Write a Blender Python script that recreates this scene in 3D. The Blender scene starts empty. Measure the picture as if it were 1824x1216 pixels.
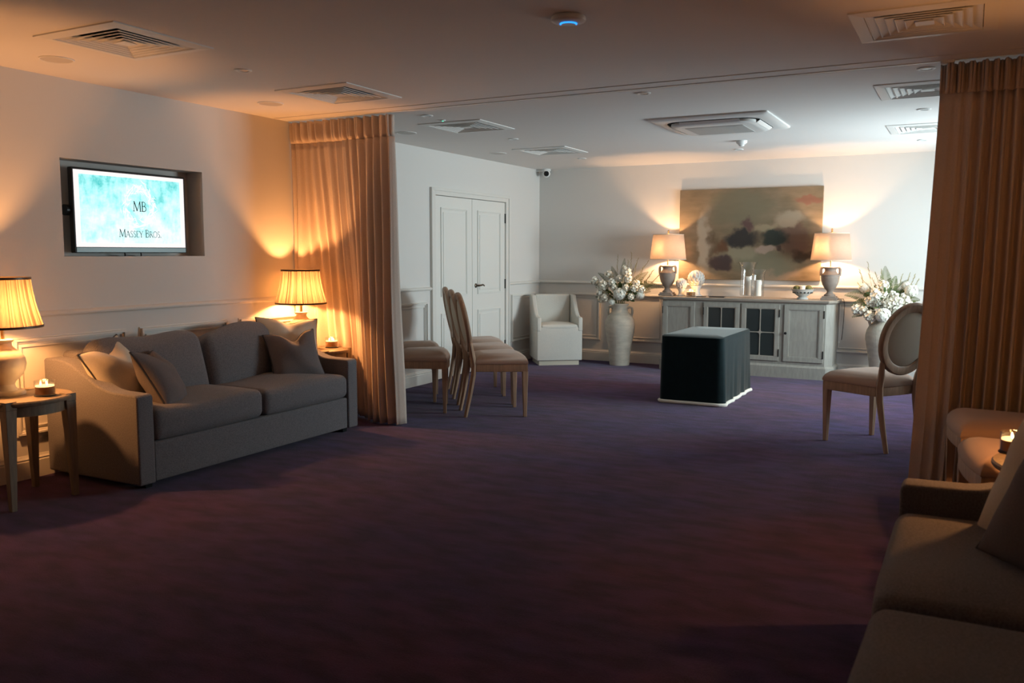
import bpy, bmesh, math, random
from mathutils import Matrix, Vector
R = math.radians
random.seed(7)
SC = bpy.context.scene
COL = SC.collection

# ------------------------------------------------------------------ camera
H = 2.45                       # ceiling height
XL, XR = -5.024, 0.80          # left and right walls
YB, YF = 10.23, -1.60          # back wall and the wall behind the camera
yaw, pitch, roll = R(27.951), R(5.912), R(0.110)
fw = Vector((-math.sin(yaw) * math.cos(pitch), math.cos(yaw) * math.cos(pitch), -math.sin(pitch)))
r0 = Vector((math.cos(yaw), math.sin(yaw), 0)); u0 = r0.cross(fw)
rr = r0 * math.cos(roll) + u0 * math.sin(roll); uu = u0 * math.cos(roll) - r0 * math.sin(roll)
cd = bpy.data.cameras.new('camera'); cam = bpy.data.objects.new('camera', cd); COL.objects.link(cam)
cam.matrix_world = Matrix(((rr.x, uu.x, -fw.x, 0), (rr.y, uu.y, -fw.y, 0), (rr.z, uu.z, -fw.z, 1.380), (0, 0, 0, 1)))
cd.sensor_width = 36.0; cd.lens = 36.0 * 1530 / 1824; cd.clip_start = 0.05
cd.dof.use_dof = True; cd.dof.focus_distance = 8.5; cd.dof.aperture_fstop = 4.0
SC.camera = cam

# ------------------------------------------------------------------ world, window light, exposure
W = bpy.data.worlds.new('world'); SC.world = W; W.use_nodes = True
W.node_tree.nodes['Background'].inputs[0].default_value = (0.55, 0.72, 0.80, 1)
W.node_tree.nodes['Background'].inputs[1].default_value = 0.6
SC.view_settings.view_transform = 'Standard'; SC.view_settings.look = 'None'
SC.view_settings.exposure = 0.0; SC.view_settings.gamma = 1.0
SC.view_settings.use_curve_mapping = False
ld = bpy.data.lights.new('window_daylight', 'AREA'); ld.shape = 'RECTANGLE'
ld.size = 2.3; ld.size_y = 1.08; ld.energy = 124; ld.color = (0.79, 0.95, 1.0); ld.spread = R(140)
lo = bpy.data.objects.new('window_daylight', ld); COL.objects.link(lo)
lo.location = (XR + 0.30, 8.50, 1.36); lo.rotation_euler = (R(90), 0, R(90))
LAMP_WARM = (1.0, 0.42, 0.13); LAMP_PEACH = (1.0, 0.56, 0.27)
P_FRONT, P_CONSOLE, P_CANDLE = 45.0, 30.0, 0.8

# ------------------------------------------------------------------ materials
def nt(m): return m.node_tree.nodes, m.node_tree.links
def mat(name, col, rough=0.6, bump=0.0, bscale=200.0, var=0.0, vscale=6.0, metal=0.0, sheen=0.0, spec=0.3, stretch=None, detail=3.0, coat=0.0):
    m = bpy.data.materials.new(name); m.use_nodes = True
    N, L = nt(m); b = N['Principled BSDF']
    b.inputs['Base Color'].default_value = (*col, 1); b.inputs['Roughness'].default_value = rough
    b.inputs['Metallic'].default_value = metal; b.inputs['Specular IOR Level'].default_value = spec
    b.inputs['Sheen Weight'].default_value = sheen; b.inputs['Coat Weight'].default_value = coat
    tc = N.new('ShaderNodeTexCoord'); mp = N.new('ShaderNodeMapping'); L.new(tc.outputs['Object'], mp.inputs[0])
    if stretch: mp.inputs['Scale'].default_value = stretch
    if var > 0:
        n = N.new('ShaderNodeTexNoise'); n.inputs['Scale'].default_value = vscale; n.inputs['Detail'].default_value = detail
        L.new(mp.outputs[0], n.inputs['Vector'])
        rp = N.new('ShaderNodeValToRGB'); rp.color_ramp.elements[0].position = 0.3; rp.color_ramp.elements[1].position = 0.7
        rp.color_ramp.elements[0].color = (*[c * (1 - var) for c in col], 1)
        rp.color_ramp.elements[1].color = (*[min(1, c * (1 + var)) for c in col], 1)
        L.new(n.outputs['Fac'], rp.inputs[0]); L.new(rp.outputs[0], b.inputs['Base Color'])
    if bump > 0:
        n2 = N.new('ShaderNodeTexNoise'); n2.inputs['Scale'].default_value = bscale; n2.inputs['Detail'].default_value = 2
        L.new(mp.outputs[0], n2.inputs['Vector'])
        bp = N.new('ShaderNodeBump'); bp.inputs['Strength'].default_value = bump; bp.inputs['Distance'].default_value = 0.004
        L.new(n2.outputs['Fac'], bp.inputs['Height']); L.new(bp.outputs[0], b.inputs['Normal'])
    return m
def emit(name, col, s):
    m = bpy.data.materials.new(name); m.use_nodes = True; N, L = nt(m)
    e = N.new('ShaderNodeEmission'); e.inputs[0].default_value = (*col, 1); e.inputs[1].default_value = s
    L.new(e.outputs[0], N['Material Output'].inputs[0]); return m
def shade_mat(name, col, trans=0.55, weave=0.0):
    m = bpy.data.materials.new(name); m.use_nodes = True; N, L = nt(m)
    N.remove(N['Principled BSDF'])
    d = N.new('ShaderNodeBsdfDiffuse'); t = N.new('ShaderNodeBsdfTranslucent'); x = N.new('ShaderNodeMixShader')
    d.inputs[0].default_value = (*col, 1); t.inputs[0].default_value = (*col, 1); x.inputs[0].default_value = trans
    if weave:
        tc = N.new('ShaderNodeTexCoord'); n = N.new('ShaderNodeTexNoise'); n.inputs['Scale'].default_value = 30
        mp = N.new('ShaderNodeMapping'); mp.inputs['Scale'].default_value = (1, 1, 4)
        L.new(tc.outputs['Object'], mp.inputs[0]); L.new(mp.outputs[0], n.inputs['Vector'])
        if weave > .25:                              # pleats run down the shade: vary with the angle round it only
            sx = N.new('ShaderNodeSeparateXYZ'); at = N.new('ShaderNodeMath'); at.operation = 'ARCTAN2'; n.noise_dimensions = '1D'; n.inputs['Scale'].default_value = 15; n.inputs['Detail'].default_value = 3
            L.new(tc.outputs['Object'], sx.inputs[0]); L.new(sx.outputs['Y'], at.inputs[0]); L.new(sx.outputs['X'], at.inputs[1]); L.new(at.outputs[0], n.inputs['W'])
        cr = N.new('ShaderNodeMapRange'); cr.inputs['From Min'].default_value = .36; cr.inputs['From Max'].default_value = .64; L.new(n.outputs['Fac'], cr.inputs['Value'])
        mx = N.new('ShaderNodeMix'); mx.data_type = 'RGBA'; L.new(cr.outputs[0], mx.inputs[0])
        mx.inputs[6].default_value = (*[c * (1 - weave) for c in col], 1); mx.inputs[7].default_value = (*col, 1)
        L.new(mx.outputs[2], t.inputs[0])
    L.new(d.outputs[0], x.inputs[1]); L.new(t.outputs[0], x.inputs[2]); L.new(x.outputs[0], N['Material Output'].inputs[0]); return m
def glass_mat(name, tint=(0.985, 0.99, 0.99), rough=0.02, mixf=0.12):
    m = bpy.data.materials.new(name); m.use_nodes = True; N, L = nt(m)
    N.remove(N['Principled BSDF'])
    t = N.new('ShaderNodeBsdfTransparent'); g = N.new('ShaderNodeBsdfGlossy'); x = N.new('ShaderNodeMixShader')
    fr = N.new('ShaderNodeLayerWeight'); fr.inputs[0].default_value = 0.35
    ma = N.new('ShaderNodeMath'); ma.operation = 'MULTIPLY_ADD'; ma.inputs[1].default_value = 0.34; ma.inputs[2].default_value = 0.02
    L.new(fr.outputs['Facing'], ma.inputs[0]); L.new(ma.outputs[0], x.inputs[0])
    t.inputs[0].default_value = (*tint, 1); g.inputs['Roughness'].default_value = rough
    L.new(t.outputs[0], x.inputs[1]); L.new(g.outputs[0], x.inputs[2]); L.new(x.outputs[0], N['Material Output'].inputs[0]); return m

M = {}
M['wall'] = mat('wall_paint', (0.71, 0.685, 0.65), 0.75, 0.05, 350)
M['trim'] = mat('trim_paint', (0.74, 0.71, 0.66), 0.5)
M['ceil'] = mat('ceiling_paint', (0.80, 0.77, 0.74), 0.8, 0.04, 300)
M['door'] = mat('door_paint', (0.78, 0.76, 0.71), 0.4)
M['white'] = mat('white_plastic', (0.80, 0.80, 0.78), 0.4)
M['ventw'] = mat('vent_enamel', (0.80, 0.79, 0.76), 0.45)
M['dark'] = mat('dark_void', (0.012, 0.012, 0.012), 0.9)
M['black'] = mat('black_plastic', (0.015, 0.016, 0.017), 0.35)
M['sofa'] = mat('sofa_fabric', (0.158, 0.148, 0.156), 0.9, 0.6, 420, 0.30, 170, sheen=0.15)
M['piping'] = mat('piping_grey', (0.06, 0.055, 0.055), 0.9)
M['cream'] = mat('cream_linen', (0.62, 0.54, 0.43), 0.9, 0.4, 450, 0.06, 200)
M['pgrey'] = mat('mauve_grey_linen', (0.150, 0.128, 0.128), 0.9, 0.4, 450, 0.12, 200)
M['wood'] = mat('pale_wood', (0.43, 0.275, 0.18), 0.5, 0.05, 80, 0.16, 9, stretch=(6, 6, 0.6))
M['seat'] = mat('seat_velvet', (0.50, 0.345, 0.265), 0.85, 0.2, 500, sheen=0.2)
M['pad'] = mat('pad_linen', (0.64, 0.57, 0.46), 0.85, 0.2, 400)
M['linen'] = mat('armchair_linen', (0.66, 0.63, 0.57), 0.9, 0.4, 400, 0.05, 160)
M['table'] = mat('greywashed_wood', (0.24, 0.185, 0.13), 0.5, 0.05, 90, 0.18, 10, stretch=(6, 6, 0.8))
M['console'] = mat('console_paint', (0.34, 0.32, 0.28), 0.55, 0.06, 60, 0.10, 14, stretch=(3, 3, 0.6))
M['consoletop'] = mat('console_top_wood', (0.34, 0.29, 0.24), 0.35, 0.05, 60, 0.18, 10, stretch=(0.6, 5, 5))
M['iron'] = mat('dark_iron', (0.03, 0.028, 0.026), 0.5, metal=0.6)
M['lead'] = mat('lead_came', (0.36, 0.32, 0.27), 0.5)
M['bronze'] = mat('aged_bronze', (0.10, 0.075, 0.055), 0.4, metal=0.7)
M['darkgloss'] = mat('dark_gloss', (0.036, 0.042, 0.042), 0.16, spec=0.5)  # opaque; on the door panes this colour stands for the shaded cabinet interior
M['vase'] = mat('vase_terracotta', (0.52, 0.465, 0.385), 0.85, 0.6, 60, 0.14, 7, stretch=(1, 1, 3))
M['urn'] = mat('urn_stone', (0.27, 0.22, 0.185), 0.7, 0.3, 90, 0.15, 12)
M['ceramic'] = mat('ceramic_glaze', (0.62, 0.52, 0.40), 0.45, 0.08, 120, 0.06, 20, stretch=(1, 1, 0.3))
M['finial'] = mat('white_resin', (0.72, 0.68, 0.63), 0.5)
M['wax'] = mat('candle_wax', (0.80, 0.74, 0.66), 0.5)
M['glow'] = emit('melted_wax_glow', (1.0, 0.55, 0.20), 3.2)
M['flame'] = emit('flame', (1.0, 0.62, 0.22), 30.0)
M['amber'] = mat('amber_glass', (0.34, 0.16, 0.06), 0.15)
M['glass'] = glass_mat('clear_glass')
M['brass'] = mat('brass', (0.55, 0.38, 0.18), 0.35, metal=0.9)
def bulb_mat():
    m = bpy.data.materials.new('bulb_glass'); m.use_nodes = True; N, L = nt(m); N.remove(N['Principled BSDF'])
    t = N.new('ShaderNodeBsdfTransparent'); e = N.new('ShaderNodeEmission'); a = N.new('ShaderNodeAddShader')
    e.inputs[0].default_value = (1.0, 0.62, 0.28, 1); e.inputs[1].default_value = 4.0
    L.new(t.outputs[0], a.inputs[0]); L.new(e.outputs[0], a.inputs[1]); L.new(a.outputs[0], N['Material Output'].inputs[0]); return m
M['bulb'] = bulb_mat()
M['curtain'] = mat('curtain_cloth', (0.66, 0.545, 0.465), 0.9, 0.35, 420, 0.05, 150, sheen=0.1)
M['velvet'] = mat('green_velvet', (0.004, 0.014, 0.016), 0.75, 0.15, 300, 0.15, 20, sheen=0.27, spec=0.1)
M['velvet'].node_tree.nodes['Principled BSDF'].inputs['Sheen Roughness'].default_value = 0.45
M['velvet'].node_tree.nodes['Principled BSDF'].inputs['Sheen Tint'].default_value = (0.86, 0.88, 0.85, 1)
M['rope'] = mat('cream_rope', (0.78, 0.74, 0.66), 0.8, 0.6, 160)
M['leaf'] = mat('leaf_green', (0.075, 0.115, 0.040), 0.6, 0, 1, 0.35, 30)
M['fern'] = mat('fern_green', (0.125, 0.150, 0.055), 0.6, 0, 1, 0.3, 30)
M['grass'] = mat('dried_grass', (0.36, 0.31, 0.16), 0.7, 0, 1, 0.25, 30)
M['petal'] = mat('white_petal', (0.86, 0.84, 0.74), 0.6)
M['rose'] = mat('ivory_rose', (0.86, 0.81, 0.68), 0.6)
M['olive'] = mat('green_moss', (0.09, 0.10, 0.04), 0.8, 0.8, 80, 0.3, 50)
M['bowl'] = mat('grey_ceramic', (0.50, 0.49, 0.46), 0.5)
M['grille'] = mat('speaker_mesh', (0.60, 0.57, 0.53), 0.7, 0.3, 600)
M['shadepleat'] = shade_mat('pleated_silk', (0.27, 0.215, 0.145), 0.5, 0.78)
M['shadedrum'] = shade_mat('drum_linen', (0.62, 0.55, 0.48), 0.5, 0.08)
M['lettering'] = mat('dark_teal_ink', (0.005, 0.05, 0.06), 0.6)
M['blue'] = emit('blue_led', (0.02, 0.25, 1.0), 2.2)
M['green'] = emit('green_led', (0.15, 1.0, 0.6), 1.5)
M['chin'] = mat('grey_metal', (0.16, 0.19, 0.19), 0.4, metal=0.5)
M['mirror'] = mat('downlight_reflector', (0.55, 0.55, 0.54), 0.3, metal=0.6)

def carpet():
    m = bpy.data.materials.new('plum_carpet'); m.use_nodes = True; N, L = nt(m); b = N['Principled BSDF']
    b.inputs['Roughness'].default_value = 1.0; b.inputs['Specular IOR Level'].default_value = 0.05
    b.inputs['Sheen Weight'].default_value = 0.15
    tc = N.new('ShaderNodeTexCoord')
    def noise(s, d, sc=(1, 1, 1)):
        mp = N.new('ShaderNodeMapping'); mp.inputs['Scale'].default_value = sc; L.new(tc.outputs['Object'], mp.inputs[0])
        n = N.new('ShaderNodeTexNoise'); n.inputs['Scale'].default_value = s; n.inputs['Detail'].default_value = d
        L.new(mp.outputs[0], n.inputs['Vector']); return n.outputs['Fac']
    def ramp(src, a, c, p0=0.35, p1=0.65):
        r = N.new('ShaderNodeValToRGB'); r.color_ramp.elements[0].position = p0; r.color_ramp.elements[1].position = p1
        r.color_ramp.elements[0].color = (*a, 1); r.color_ramp.elements[1].color = (*c, 1); L.new(src, r.inputs[0]); return r.outputs[0]
    base = ramp(noise(0.9, 4, (1, 1.8, 1)), (0.046, 0.026, 0.104), (0.076, 0.027, 0.080))
    fine = ramp(noise(7, 6, (0.7, 1.6, 1)), (0.62, 0.62, 0.62), (1.25, 1.25, 1.25))
    pile = ramp(noise(260, 2), (0.72, 0.72, 0.72), (1.2, 1.2, 1.2))
    m1 = N.new('ShaderNodeMix'); m1.data_type = 'RGBA'; m1.blend_type = 'MULTIPLY'; m1.inputs[0].default_value = 1
    L.new(base, m1.inputs[6]); L.new(fine, m1.inputs[7])
    m2 = N.new('ShaderNodeMix'); m2.data_type = 'RGBA'; m2.blend_type = 'MULTIPLY'; m2.inputs[0].default_value = 1
    L.new(m1.outputs[2], m2.inputs[6]); L.new(pile, m2.inputs[7]); L.new(m2.outputs[2], b.inputs['Base Color'])
    bp = N.new('ShaderNodeBump'); bp.inputs['Strength'].default_value = 0.8; bp.inputs['Distance'].default_value = 0.006
    L.new(noise(180, 3), bp.inputs['Height']); L.new(bp.outputs[0], b.inputs['Normal'])
    return m
M['carpet'] = carpet()

def screen_mat(w, h):
    m = bpy.data.materials.new('screen_picture'); m.use_nodes = True; N, L = nt(m)
    tc = N.new('ShaderNodeTexCoord')
    def noise(s, sc):
        mp = N.new('ShaderNodeMapping'); mp.inputs['Scale'].default_value = sc; L.new(tc.outputs['Object'], mp.inputs[0])
        n = N.new('ShaderNodeTexNoise'); n.inputs['Scale'].default_value = s; n.inputs['Detail'].default_value = 5; n.inputs['Roughness'].default_value = 0.65
        L.new(mp.outputs[0], n.inputs['Vector']); return n.outputs['Fac']
    sx = N.new('ShaderNodeSeparateXYZ'); L.new(tc.outputs['Object'], sx.inputs[0])
    def M2(op, a, b):
        n = N.new('ShaderNodeMath'); n.operation = op
        for i, v in enumerate((a, b)):
            if isinstance(v, (int, float)): n.inputs[i].default_value = v
            else: L.new(v, n.inputs[i])
        return n.outputs[0]
    # pale mottled picture: greener in the upper band, paler below
    g = M2('MULTIPLY', sx.outputs['Z'], 0.55)
    fac = M2('ADD', M2('ADD', M2('MULTIPLY', noise(7, (1, 1, 1.3)), 0.8), M2('MULTIPLY', noise(26, (1, 1, 0.35)), 0.35)), g)
    rp = N.new('ShaderNodeValToRGB'); e = rp.color_ramp.elements
    e[0].position = 0.42; e[0].color = (0.86, 1.0, 1.0, 1); e[1].position = 0.86; e[1].color = (0.0, 0.50, 0.48, 1)
    e2 = e.new(0.64); e2.color = (0.45, 0.96, 0.96, 1)
    L.new(fac, rp.inputs[0])
    # pale frame shown round the picture
    bx = M2('GREATER_THAN', M2('ABSOLUTE', sx.outputs['Y'], 0), w / 2 - 0.036)
    bz = M2('GREATER_THAN', M2('ABSOLUTE', sx.outputs['Z'], 0), h / 2 - 0.026)
    border = M2('MAXIMUM', bx, bz)
    mx = N.new('ShaderNodeMix'); mx.data_type = 'RGBA'; L.new(border, mx.inputs[0]); L.new(rp.outputs[0], mx.inputs[6])
    mx.inputs[7].default_value = (0.95, 0.86, 0.84, 1)
    em = N.new('ShaderNodeEmission'); L.new(mx.outputs[2], em.inputs[0]); em.inputs[1].default_value = 1.15
    L.new(em.outputs[0], N['Material Output'].inputs[0]); return m

def painting_mat(w, h):
    m = bpy.data.materials.new('painted_canvas'); m.use_nodes = True; N, L = nt(m); b = N['Principled BSDF']
    b.inputs['Roughness'].default_value = 0.6
    tc = N.new('ShaderNodeTexCoord')
    n = N.new('ShaderNodeTexNoise'); n.inputs['Scale'].default_value = 5; n.inputs['Detail'].default_value = 5; L.new(tc.outputs['Object'], n.inputs['Vector'])
    sb = N.new('ShaderNodeVectorMath'); sb.operation = 'SUBTRACT'; L.new(n.outputs['Color'], sb.inputs[0]); sb.inputs[1].default_value = (0.5, 0.5, 0.5)
    sc = N.new('ShaderNodeVectorMath'); sc.operation = 'SCALE'; L.new(sb.outputs[0], sc.inputs[0]); sc.inputs['Scale'].default_value = 0.30
    ad = N.new('ShaderNodeVectorMath'); ad.operation = 'ADD'; L.new(tc.outputs['Object'], ad.inputs[0]); L.new(sc.outputs[0], ad.inputs[1])
    n2 = N.new('ShaderNodeTexNoise'); n2.inputs['Scale'].default_value = 4; n2.inputs['Detail'].default_value = 6
    mp2 = N.new('ShaderNodeMapping'); mp2.inputs['Scale'].default_value = (1, 1, 3.0); L.new(tc.outputs['Object'], mp2.inputs[0]); L.new(mp2.outputs[0], n2.inputs['Vector'])
    rp = N.new('ShaderNodeValToRGB'); rp.color_ramp.elements[0].position = 0.3; rp.color_ramp.elements[1].position = 0.7
    rp.color_ramp.elements[0].color = (0.17, 0.125, 0.072, 1); rp.color_ramp.elements[1].color = (0.26, 0.195, 0.125, 1)
    L.new(n2.outputs['Fac'], rp.inputs[0]); cur = rp.outputs[0]
    def blob(px, py, rx, ry, col, s=0.9):
        nonlocal cur
        cx, cz = (px - 940) / 1500 * w, -(py - 570) / 960 * h; ax, az = rx / 1500 * w, ry / 960 * h
        mp = N.new('ShaderNodeMapping'); mp.inputs['Location'].default_value = (-cx / ax, 0, -cz / az); mp.inputs['Scale'].default_value = (1 / ax, 0, 1 / az)
        L.new(ad.outputs[0], mp.inputs[0])
        ln = N.new('ShaderNodeVectorMath'); ln.operation = 'LENGTH'; L.new(mp.outputs[0], ln.inputs[0])
        mr = N.new('ShaderNodeMapRange'); mr.interpolation_type = 'SMOOTHSTEP'
        mr.inputs['From Min'].default_value = 0.55; mr.inputs['From Max'].default_value = 1.25; mr.inputs['To Min'].default_value = s; mr.inputs['To Max'].default_value = 0
        L.new(ln.outputs['Value'], mr.inputs['Value'])
        mx = N.new('ShaderNodeMix'); mx.data_type = 'RGBA'; L.new(mr.outputs[0], mx.inputs[0]); L.new(cur, mx.inputs[6]); mx.inputs[7].default_value = (*col, 1); cur = mx.outputs[2]
    for a in [(850, 300, 340, 230, (0.185, 0.165, 0.105), .8), (1130, 880, 330, 160, (0.19, 0.18, 0.12), .9), (470, 650, 80, 340, (0.46, 0.40, 0.31), .75),
              (860, 760, 190, 110, (0.27, 0.245, 0.165), .9), (1420, 620, 170, 190, (0.14, 0.082, 0.06), .85), (1500, 800, 130, 75, (0.045, 0.030, 0.018), .9),
              (560, 700, 60, 130, (0.11, 0.065, 0.035), .6), (660, 690, 75, 85, (0.13, 0.055, 0.025), .9), (870, 605, 210, 75, (0.022, 0.022, 0.024), .95), (940, 480, 75, 70, (0.10, 0.045, 0.048), .85),
              (1140, 500, 160, 55, (0.33, 0.27, 0.17), .85), (1370, 430, 160, 70, (0.38, 0.30, 0.21), .8), (1215, 605, 135, 90, (0.018, 0.030, 0.026), .95), (1270, 720, 45, 40, (0.06, 0.035, 0.028), .9),
              (1120, 720, 130, 48, (0.40, 0.31, 0.25), .9), (650, 870, 150, 75, (0.050, 0.030, 0.034), .92), (1560, 225, 160, 34, (0.24, 0.09, 0.06), .7), (1270, 1000, 220, 55, (0.33, 0.23, 0.155), .7)]:
        blob(*a)
    L.new(cur, b.inputs['Base Color'])
    w1 = N.new('ShaderNodeTexNoise'); w1.inputs['Scale'].default_value = 300; bp = N.new('ShaderNodeBump'); bp.inputs['Strength'].default_value = 0.2
    L.new(tc.outputs['Object'], w1.inputs['Vector']); L.new(w1.outputs['Fac'], bp.inputs['Height']); L.new(bp.outputs[0], b.inputs['Normal'])
    return m

# ------------------------------------------------------------------ mesh helpers
class MB:
    def __init__(s): s.v = []; s.f = []
    def add(s, vs, fs, T=None):
        o = len(s.v); s.v += [tuple(T @ Vector(p)) if T else tuple(p) for p in vs]; s.f += [tuple(i + o for i in f) for f in fs]; return s
    def box(s, x0, x1, y0, y1, z0, z1, T=None):
        return s.add([(x0, y0, z0), (x1, y0, z0), (x1, y1, z0), (x0, y1, z0), (x0, y0, z1), (x1, y0, z1), (x1, y1, z1), (x0, y1, z1)],
                     [(0, 3, 2, 1), (4, 5, 6, 7), (0, 1, 5, 4), (1, 2, 6, 5), (2, 3, 7, 6), (3, 0, 4, 7)], T)
    def taper(s, c0, s0, c1, s1, T=None):      # square bar from centre c0 half-size s0 to centre c1 half-size s1
        vs = []
        for (c, h) in ((c0, s0), (c1, s1)):
            hx, hy = (h, h) if not isinstance(h, tuple) else h
            vs += [(c[0] - hx, c[1] - hy, c[2]), (c[0] + hx, c[1] - hy, c[2]), (c[0] + hx, c[1] + hy, c[2]), (c[0] - hx, c[1] + hy, c[2])]
        return s.add(vs, [(0, 3, 2, 1), (4, 5, 6, 7), (0, 1, 5, 4), (1, 2, 6, 5), (2, 3, 7, 6), (3, 0, 4, 7)], T)
    def prism(s, poly, vec, T=None):
        n = len(poly); v = Vector(vec); a = [tuple(p) for p in poly]; b = [tuple(Vector(p) + v) for p in poly]
        return s.add(a + b, [tuple(range(n))[::-1], tuple(range(n, 2 * n))] + [(i, (i + 1) % n, n + (i + 1) % n, n + i) for i in range(n)], T)
    def lathe(s, prof, n=32, T=None, rip=None, cap=True, closed=False):
        vs = []; fs = []; m = len(prof)
        for (r, z) in prof:
            for k in range(n):
                a = 2 * math.pi * k / n; q = r * (rip(a, z) if rip else 1); vs.append((q * math.cos(a), q * math.sin(a), z))
        for i in range(m - 1 if not closed else m):
            for k in range(n):
                i2 = (i + 1) % m; fs.append((i * n + k, i * n + (k + 1) % n, i2 * n + (k + 1) % n, i2 * n + k))
        if cap and not closed: fs += [tuple(range(n))[::-1], tuple(range((m - 1) * n, m * n))]
        return s.add(vs, fs, T)
    def tube(s, pts, rad, n=8, T=None, closed=False, flat=1.0, up=(0, 0, 1)):
        P = [Vector(p) for p in pts]; m = len(P); vs = []; fs = []
        rads = rad if isinstance(rad, (list, tuple)) else [rad] * m
        U = Vector(up)
        for i in range(m):
            a = P[(i - 1) % m] if (closed or i > 0) else P[i]; b = P[(i + 1) % m] if (closed or i < m - 1) else P[i]
            t = (b - a).normalized(); x = t.cross(U)
            if x.length < 1e-4: x = t.cross(Vector((1, 0, 0)))
            x.normalize(); y = x.cross(t)
            for k in range(n):
                an = 2 * math.pi * k / n; vs.append(tuple(P[i] + x * math.cos(an) * rads[i] + y * math.sin(an) * rads[i] * flat))
        for i in range(m if closed else m - 1):
            j = (i + 1) % m
            for k in range(n): fs.append((i * n + k, i * n + (k + 1) % n, j * n + (k + 1) % n, j * n + k))
        if not closed: fs += [tuple(range(n))[::-1], tuple(range((m - 1) * n, m * n))]
        return s.add(vs, fs, T)
    def rbox(s, c, size, r, seg=10, crown=(0, 0, 0), T=None, warp=None):
        # rounded box with crowned (puffed) faces
        h = [x / 2 for x in size]; vid = {}; vs = []; fs = []
        def q(t, hh):                      # concentrate samples at the rim
            return t
        def vert(p):
            k = tuple(round(x, 5) for x in p)
            if k in vid: return vid[k]
            P = [p[i] * h[i] for i in range(3)]
            inn = [max(-(h[i] - r), min(h[i] - r, P[i])) for i in range(3)]
            d = [P[i] - inn[i] for i in range(3)]; ln = math.sqrt(sum(x * x for x in d)) or 1
            if ln > 1e-9: P = [inn[i] + d[i] / ln * r for i in range(3)]
            for i in range(3):
                j, l = (i + 1) % 3, (i + 2) % 3
                w = (1 - (P[j] / h[j]) ** 2) * (1 - (P[l] / h[l]) ** 2)
                P[i] += crown[i] * max(0, w) * (P[i] / h[i])
            if warp: P = warp(*P)
            vid[k] = len(vs); vs.append((P[0] + c[0], P[1] + c[1], P[2] + c[2])); return vid[k]
        # sample positions: dense near the edges
        def samples(i):
            e = min(0.95, r / h[i]); o = [-1, -1 + e * .15, -1 + e * .4, -1 + e * .7, -1 + e]
            mid = [(-1 + e) + (2 - 2 * e) * k / seg for k in range(1, seg)]
            return o + mid + [-x for x in o[::-1]]
        S = [samples(i) for i in range(3)]
        for ax in range(3):
            j, l = (ax + 1) % 3, (ax + 2) % 3
            for sg in (-1, 1):
                for a in range(len(S[j]) - 1):
                    for b in range(len(S[l]) - 1):
                        quad = []
                        for (aa, bb) in ((a, b), (a + 1, b), (a + 1, b + 1), (a, b + 1)):
                            p = [0, 0, 0]; p[ax] = sg; p[j] = S[j][aa]; p[l] = S[l][bb]; quad.append(vert(p))
                        if sg < 0: quad = quad[::-1]
                        if len(set(quad)) >= 3: fs.append(tuple(dict.fromkeys(quad)))
        return s.add(vs, fs, T)
    def build(s, name, m, parent=None, smooth=True, bevel=0, seg=2, solid=0, angle=38, loc=None, rot=None):
        me = bpy.data.meshes.new(name); me.from_pydata(s.v, [], s.f)
        bm = bmesh.new(); bm.from_mesh(me); bmesh.ops.recalc_face_normals(bm, faces=bm.faces); bm.to_mesh(me); bm.free()
        if smooth:
            for p in me.polygons: p.use_smooth = True
            me.set_sharp_from_angle(angle=R(angle))
        o = bpy.data.objects.new(name, me); COL.objects.link(o); me.materials.append(m)
        if parent: o.parent = parent
        if loc is not None: o.location = loc
        if rot is not None: o.rotation_euler = rot
        if bevel:
            b = o.modifiers.new('bevel', 'BEVEL'); b.width = bevel; b.segments = seg; b.limit_method = 'ANGLE'; b.angle_limit = R(40)
        if solid:
            d = o.modifiers.new('solid', 'SOLIDIFY'); d.thickness = solid; d.offset = 0
        return o

def tag(o, label=None, cat=None, group=None, kind=None):
    if label: o['label'] = label
    if cat: o['category'] = cat
    if group: o['group'] = group
    if kind: o['kind'] = kind
    return o
def thing(name, label, cat, loc=(0, 0, 0), rz=0, group=None):
    o = bpy.data.objects.new(name, None); COL.objects.link(o); o.empty_display_size = 0.1
    o.location = loc; o.rotation_euler = (0, 0, rz); return tag(o, label, cat, group)
def struct(mb, name, m, **k): return tag(mb.build(name, m, smooth=k.pop('smooth', False), **k), kind='structure')
KIDS = {}
def copy_tree(o, parent=None):
    c = o.copy(); COL.objects.link(c)
    if parent: c.parent = parent
    for ch in [x for x in list(COL.objects) if x.parent == o]: copy_tree(ch, c)
    return c
def dup(o, loc, rz, label, group=None):
    c = copy_tree(o); c.location = loc; c.rotation_euler = (0, 0, rz); c['label'] = label
    if group: c['group'] = group
    return c
def light(parent, loc, power, col, r=0.02):
    d = bpy.data.lights.new('bulb_light', 'POINT'); d.energy = power; d.color = col; d.shadow_soft_size = r
    o = bpy.data.objects.new('bulb_light', d); COL.objects.link(o); o.parent = parent; o.location = loc; return o

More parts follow.
